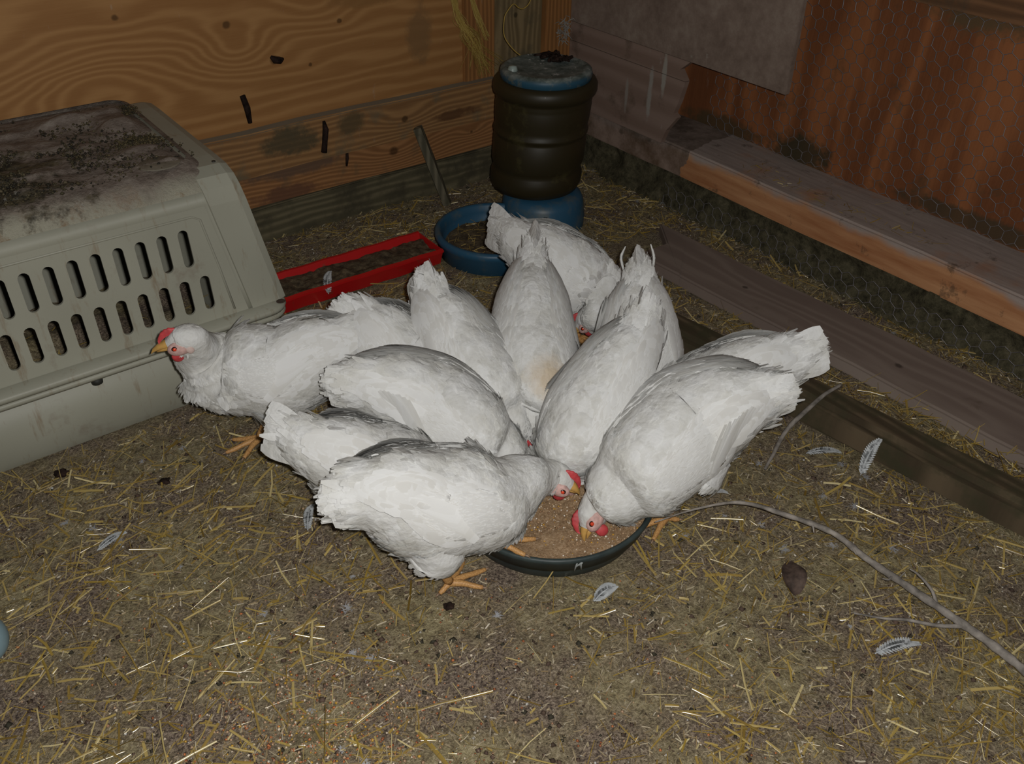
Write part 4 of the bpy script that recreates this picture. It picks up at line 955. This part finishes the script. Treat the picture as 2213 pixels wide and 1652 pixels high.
    for kk in range(nt):
        sd = 1 if kk % 2 else -1; fr = (kk//2)/(nt/2-1)       # 0 top .. 1 lower
        D = norm(td+upv*(sp[0]*(.45-fr))+sv*sd*(sp[1]*(.25+fr))*.6)
        N = norm(sv*sd+upv*(.55-.4*fr)); p = (ru+td*.010+upv*(.022-.040*fr)+sv*sd*(.008+.016*fr))
        V, Q_ = blades(p[None], D[None], N[None], np.array([Lt*(1.03-.16*fr)*(.97+.05*rg.random())]), np.array([.030]), .02, .06+.05*rg.random(), .06, (.5, .85, 1, 1, 1, .95, .78, .40)); 
        Tv.append(V); Tq.append(Q_+cn); cn += len(V)
    m_ = 760; t_ = -.25+rg.random(m_)**1.1*.97; an = rg.random(m_)*2*np.pi
    p = ru[None]+td[None]*(Lt*t_*.72)[:, None]+upv[None]*(np.cos(an)*(.040*fat*(1-t_)+.010))[:, None]+sv[None]*(np.sin(an)*(.033*fat*(1-t_)+.006))[:, None]
    N = norm(upv[None]*np.cos(an)[:, None]+sv[None]*np.sin(an)[:, None])
    V, Q_ = blades(p, td[None]+rg.normal(0, .16, (m_, 3)), N, .034+.022*rg.random(m_), .013+.006*rg.random(m_), .05, .25, .05)
    Tv.append(V); Tq.append(Q_+cn); cn += len(V)
    m_ = 2200; t_ = rg.random(m_)*.95; an = rg.random(m_)*2*np.pi
    p = ru[None]+td[None]*(Lt*t_*.85)[:, None]+upv[None]*(np.cos(an)*(.041*fat*(1-t_)+.012))[:, None]+sv[None]*(np.sin(an)*(.034*fat*(1-t_)+.007))[:, None]
    N = norm(upv[None]*np.cos(an)[:, None]+sv[None]*np.sin(an)[:, None])
    V, Q_ = blades(p, td[None]+rg.normal(0, .22, (m_, 3)), N, .020+.014*rg.random(m_), .0018, .08, .2, .05, (1, .9, .25))
    Tv.append(V); Tq.append(Q_+cn)
    link('tail', fromarr('tail', loc(np.vstack(Tv)), np.vstack(Tq)), H, mt)
    # ---- head furniture (head frame from the loft so the neck's turn carries on)
    upr = np.array(headup, float) if headup else (np.array([0, 0, 1.]) if abs(hdir[2]) < .8 else Lf.U[-1])
    up = norm(upr-hdir*np.dot(upr, hdir)); sv = np.cross(up, hdir)
    Vc = lambda a: Vector(tuple(a-root))
    at = lambda f_, u_, s_: Vc(hd+(hdir*f_+up*u_+sv*s_)*hs)
    hB = np.linalg.norm(bk-hd)
    b0 = .017; tipf = max(.038, min(hB, .055)/hs)
    # upper and lower beak
    prof = [(b0-.004, .001, .0098, .0088), (b0+.004, .001, .0088, .0080), (b0+(tipf-b0)*.5, -.0005, .0064, .0062), (b0+(tipf-b0)*.82, -.0035, .0036, .0040), (tipf, -.0075, .0006, .0008)]
    V = []; Fc = []
    for (f_, u_, rw_, rh_) in prof:
        for k_ in range(12):
            a_ = 2*math.pi*k_/12; V.append(at(f_, u_+rh_*math.sin(a_)*(1 if math.sin(a_) > 0 else .45), rw_*math.cos(a_)))
    for a_ in range(4):
        for k_ in range(12): Fc.append((a_*12+k_, a_*12+(k_+1) % 12, (a_+1)*12+(k_+1) % 12, (a_+1)*12+k_))
    bo = link('beak', mesh('beak', V, Fc), H, M_BEAK)
    V, Fc = tube([at(b0-.004, -.0055, 0), at(b0+.006, -.0062, 0), at(b0+(tipf-b0)*.7, -.0072, 0)], [.0058, .0045, .001], 10); link('lower_beak', mesh('lbeak', V, Fc), bo, M_BEAK)
    if face:
        # comb: low single comb, thick plate with small points
        pts = []; cn_ = 16; V = []; Fc = []
        for k_ in range(cn_+1):
            t = k_/cn_; fpos = .027-.034*t; hb_ = .0105+.0125*math.sin(math.pi*min(1, t*1.05)) ; hgt = (.002+.0055*math.sin(math.pi*t)**.7)*(1+.09*math.sin(t*30))
            th = .0030
            base_u = math.sqrt(max(0., 1-((fpos)/.030)**2))*.0215
            for (s_, u_) in ((-th, base_u-.004), (-th*.6, base_u+hgt*.7), (0, base_u+hgt), (th*.6, base_u+hgt*.7), (th, base_u-.004)): V.append(at(fpos+.002, u_, s_))
        for k_ in range(cn_):
            for q in range(4): Fc.append((k_*5+q, k_*5+q+1, (k_+1)*5+q+1, (k_+1)*5+q))
        Fc += [tuple(range(5)), tuple(cn_*5+q for q in range(5))[::-1]]
        link('comb', mesh('comb', V, Fc), H, M_COMB)
        for sd in (1, -1):
            # wattle
            bm = bmesh.new(); bmesh.ops.create_uvsphere(bm, u_segments=14, v_segments=10, radius=1)
            V = [at(.010+v.co.x*.0095, -.0215+v.co.z*.0100, sd*(.0065+v.co.y*.0036)) for v in bm.verts]; Fc = [tuple(v.index for v in f_.verts) for f_ in bm.faces]
            link('wattle', mesh('wattle', V, Fc), H, M_COMB)
            # bare face patch hugging the head, ear lobe
            V = [at(-.001+v.co.x*.0195, -.002+v.co.z*.0125, sd*(.0168+v.co.y*.0088)) for v in bm.verts]; link('face', mesh('face', V, Fc), H, M_FACE)
            V = [at(-.015+v.co.x*.0070, -.006+v.co.z*.0085, sd*(.0205+v.co.y*.0055)) for v in bm.verts]; link('ear_lobe', mesh('lobe', V, Fc), H, M_LOBE)
            V = [at(.0055+v.co.x*.0033, .0022+v.co.z*.0033, sd*(.0235+v.co.y*.0030)) for v in bm.verts]; eo = link('eye', mesh('eye', V, Fc), H, M_IRIS)
            V = [at(.0055+v.co.x*.0052, .0022+v.co.z*.0042, sd*(.0228+v.co.y*.0026)) for v in bm.verts]; link('eye_rim', mesh('eye_rim', V, Fc), eo, M_PUP)
            bm.free()
    # ---- legs
    for (hk, foot, fd, sd) in hocks:
        ank = foot+np.array([0, 0, .016])-fd*.004
        c = catmull([hk+np.array([0, 0, .012]), hk, hk*.5+ank*.5, ank], 5)
        parts = [tube([Vc(p) for p in c], list(np.interp(np.linspace(0, 1, len(c)), [0, .3, .6, 1], [.010, .0090, .0078, .0086])), 10)]
        claws = []; lt = np.array([-fd[1], fd[0], 0])
        for (an, Lh) in ((0, .070), (.66, .056), (-.66, .056), (math.pi-.25*sd, .028)):
            dd = fd*math.cos(an)+lt*math.sin(an)
            p0 = ank+np.array([0, 0, -.004]); p1 = foot+dd*Lh*.35+np.array([0, 0, .011]); p2 = foot+dd*Lh*.72+np.array([0, 0, .0065]); p3 = foot+dd*Lh+np.array([0, 0, .0045])
            cc = catmull([p0, p1, p2, p3], 5); rr = np.interp(np.linspace(0, 1, len(cc)), [0, .33, .5, .67, .8, 1], [.0072, .0062, .0050, .0054, .0046, .0038])
            parts.append(tube([Vc(p) for p in cc], list(rr), 8)); q = p3+dd*.010+np.array([0, 0, -.002])
            claws.append(tube([Vc(p3), Vc((p3+q)/2+np.array([0, 0, .001])), Vc(q)], [.0026, .0018, .0004], 6))
        V, Fc = join(parts); lo = link('leg', mesh('leg', V, Fc), H, M_LEG)
        for (V, Fc) in claws: link('claw', mesh('claw', V, Fc), lo, M_CLAW)
    return H

def plume(H, pts, w=.008):
    c = catmull(pts, 6); parts = []; m_ = len(c)
    V = []; Fc = []; up = Vector((.5, .62, .6)).normalized()
    for i, p in enumerate(c):
        t = Vector(c[min(i+1, m_-1)]-c[max(i-1, 0)]).normalized(); a_ = t.cross(up).normalized(); b_ = a_.cross(t)
        ww = w*.62*(.5+.9*math.sin(math.pi*min(1, .15+.85*i/(m_-1))**1.3)); p = Vector(p)-H.location
        V += [p-a_*ww, p+b_*.0012, p+a_*ww, p-b_*.0012]
    for i in range(m_-1):
        for k in range(4): Fc.append((i*4+k, i*4+(k+1) % 4, (i+1)*4+(k+1) % 4, (i+1)*4+k))
    link('tail_plume', mesh('plume', V, Fc), H, M_HEN)

#HENS#
h_ = hen([(0.428, 1.021, 0.24), (0.486, 1.001, 0.24), (0.579, 0.966, 0.19), (0.679, 0.934, 0.17), (0.758, 0.934, 0.17), (0.827, 0.925, 0.14), (0.854, 0.897, 0.12)], [(0.593, 1.039, 0.0, -0.337), (0.599, 0.941, 0.0, -0.087)],
    'nearest plump white hen facing right, red comb and eye visible, front of the feed pan', seedv=0, fat=.98)
h_ = hen([(0.732, 1.393, 0.25), (0.657, 1.398, 0.24), (0.541, 1.447, 0.2), (0.453, 1.505, 0.205), (0.417, 1.515, 0.255), (0.376, 1.485, 0.312), (0.326, 1.505, 0.302)], [(0.494, 1.506, 0.0, 3.058), (0.576, 1.5, 0.0, 2.658)],
    'white hen standing upright facing left towards the pet carrier with red eye', seedv=1, fat=.95, w0=.44)
h_ = hen([(0.695, 1.461, 0.28), (0.72, 1.417, 0.25), (0.749, 1.348, 0.19), (0.797, 1.272, 0.14), (0.814, 1.198, 0.12), (0.83, 1.143, 0.09), (0.837, 1.106, 0.07)], [(0.799, 1.352, 0.0, -1.081), (0.707, 1.331, 0.0, -1.081)],
    'white hen mostly hidden, only its rump and tail show behind the left facing hen', seedv=2)
h_ = hen([(0.869, 1.43, 0.32), (0.852, 1.365, 0.27), (0.851, 1.267, 0.2), (0.856, 1.156, 0.15), (0.858, 1.112, 0.12), (0.869, 1.088, 0.09), (0.868, 1.057, 0.07)], [(0.897, 1.248, 0.0, -1.549), (0.806, 1.271, 0.0, -1.549)],
    'white hen with curled tail plumes raised, left of the hen seen from behind', seedv=3, fat=.95)
plume(h_, [(0.863, 1.383, 0.29), (0.857, 1.393, 0.33), (0.843, 1.409, 0.34)])
plume(h_, [(0.843, 1.384, 0.28), (0.833, 1.389, 0.31), (0.823, 1.408, 0.315)])
h_ = hen([(1.151, 1.423, 0.33), (1.082, 1.34, 0.27), (0.982, 1.211, 0.19), (0.931, 1.13, 0.15), (0.905, 1.114, 0.12), (0.895, 1.122, 0.09), (0.884, 1.115, 0.07)], [(1.007, 1.169, 0.0, -2.193), (0.948, 1.242, 0.0, -2.193)],
    'white hen seen straight from behind with yellow stained neck, centre rear', seedv=4, stained=True, fat=.95, tailspec=(.2, .03))
h_ = hen([(1.185, 1.618, 0.27), (1.181, 1.5, 0.26), (1.242, 1.403, 0.2), (1.27, 1.343, 0.17), (1.235, 1.303, 0.155), (1.219, 1.315, 0.135), (1.202, 1.327, 0.11)], [(1.291, 1.407, 0.0, -1.058), (1.2, 1.385, 0.0, -1.058)],
    'rearmost white hen beside the blue drinker, head bent down to the litter', seedv=5, fat=.95)
plume(h_, [(1.156, 1.503, 0.24), (1.151, 1.54, 0.24), (1.163, 1.603, 0.24)])
h_ = hen([(1.273, 1.216, 0.32), (1.223, 1.156, 0.27), (1.166, 1.089, 0.19), (1.097, 1.058, 0.15), (1.054, 1.062, 0.12), (1.042, 1.081, 0.09), (1.014, 1.076, 0.07)], [(1.178, 1.042, 0.0, -2.484), (1.142, 1.128, 0.0, -2.484)],
    'white hen with two thin upright tail feathers, right rear of the group', seedv=6, fat=.90)
plume(h_, [(1.232, 1.213, 0.29), (1.227, 1.226, 0.33), (1.231, 1.221, 0.36)], .004)
plume(h_, [(1.277, 1.181, 0.29), (1.283, 1.186, 0.33), (1.281, 1.198, 0.36)], .004)
h_ = hen([(1.156, 1.069, 0.33), (1.1, 1.032, 0.28), (0.967, 0.997, 0.19), (0.902, 0.982, 0.14), (0.891, 0.982, 0.1), (0.879, 0.97, 0.08), (0.868, 0.965, 0.06)], [(0.959, 0.949, 0.0, -2.894), (0.961, 1.042, 0.0, -2.894)],
    'slim white hen bending to the pan between rear hens and the large right hen', seedv=7, fat=.92, neck=1.25)
h_ = hen([(1.205, 0.754, 0.29), (1.152, 0.795, 0.26), (1.069, 0.853, 0.2), (0.933, 0.849, 0.15), (0.876, 0.856, 0.12), (0.846, 0.859, 0.09), (0.82, 0.851, 0.06)], [(1.0, 0.82, 0.02, 2.9), (1.138, 0.891, 0.0, 2.9)],
    'large white hen on the right pecking into the pan, red comb and wattles showing', seedv=8, fat=1.08, neck=1.1, headup=(-.8, .55, .2))
h_ = hen([(1.347, 0.798, 0.3), (1.283, 0.839, 0.26), (1.198, 0.892, 0.2), (1.14, 0.951, 0.15), (1.074, 0.956, 0.12), (1.016, 0.955, 0.09), (0.983, 0.957, 0.07)], [(1.154, 0.869, 0.0, 2.479), (1.229, 0.924, 0.0, 2.479)],
    'white hen hidden behind the large right hen, pointed tail over the grey plank', seedv=9, fat=.9)
h_ = hen([(0.57, 1.279, 0.26), (0.627, 1.246, 0.25), (0.727, 1.194, 0.19), (0.773, 1.094, 0.15), (0.809, 1.054, 0.12), (0.845, 1.029, 0.09), (0.865, 1.01, 0.07)], [(0.773, 1.211, 0.0, -0.81), (0.691, 1.167, 0.0, -0.81)],
    'white hen with bushy rounded tail, left of centre, back turned to the carrier', seedv=10, fat=.95)
h_ = hen([(0.436, 1.242, 0.25), (0.476, 1.158, 0.23), (0.55, 1.123, 0.17), (0.629, 1.084, 0.14), (0.676, 1.066, 0.12), (0.723, 1.053, 0.1), (0.753, 1.042, 0.08)], [(0.587, 1.155, 0.0, -0.449), (0.678, 0.916, 0.074, -0.449)],
    'white hen lower left with long narrow tail, mostly hidden behind the nearest hen', seedv=11, fat=.88)
#ENDHENS#
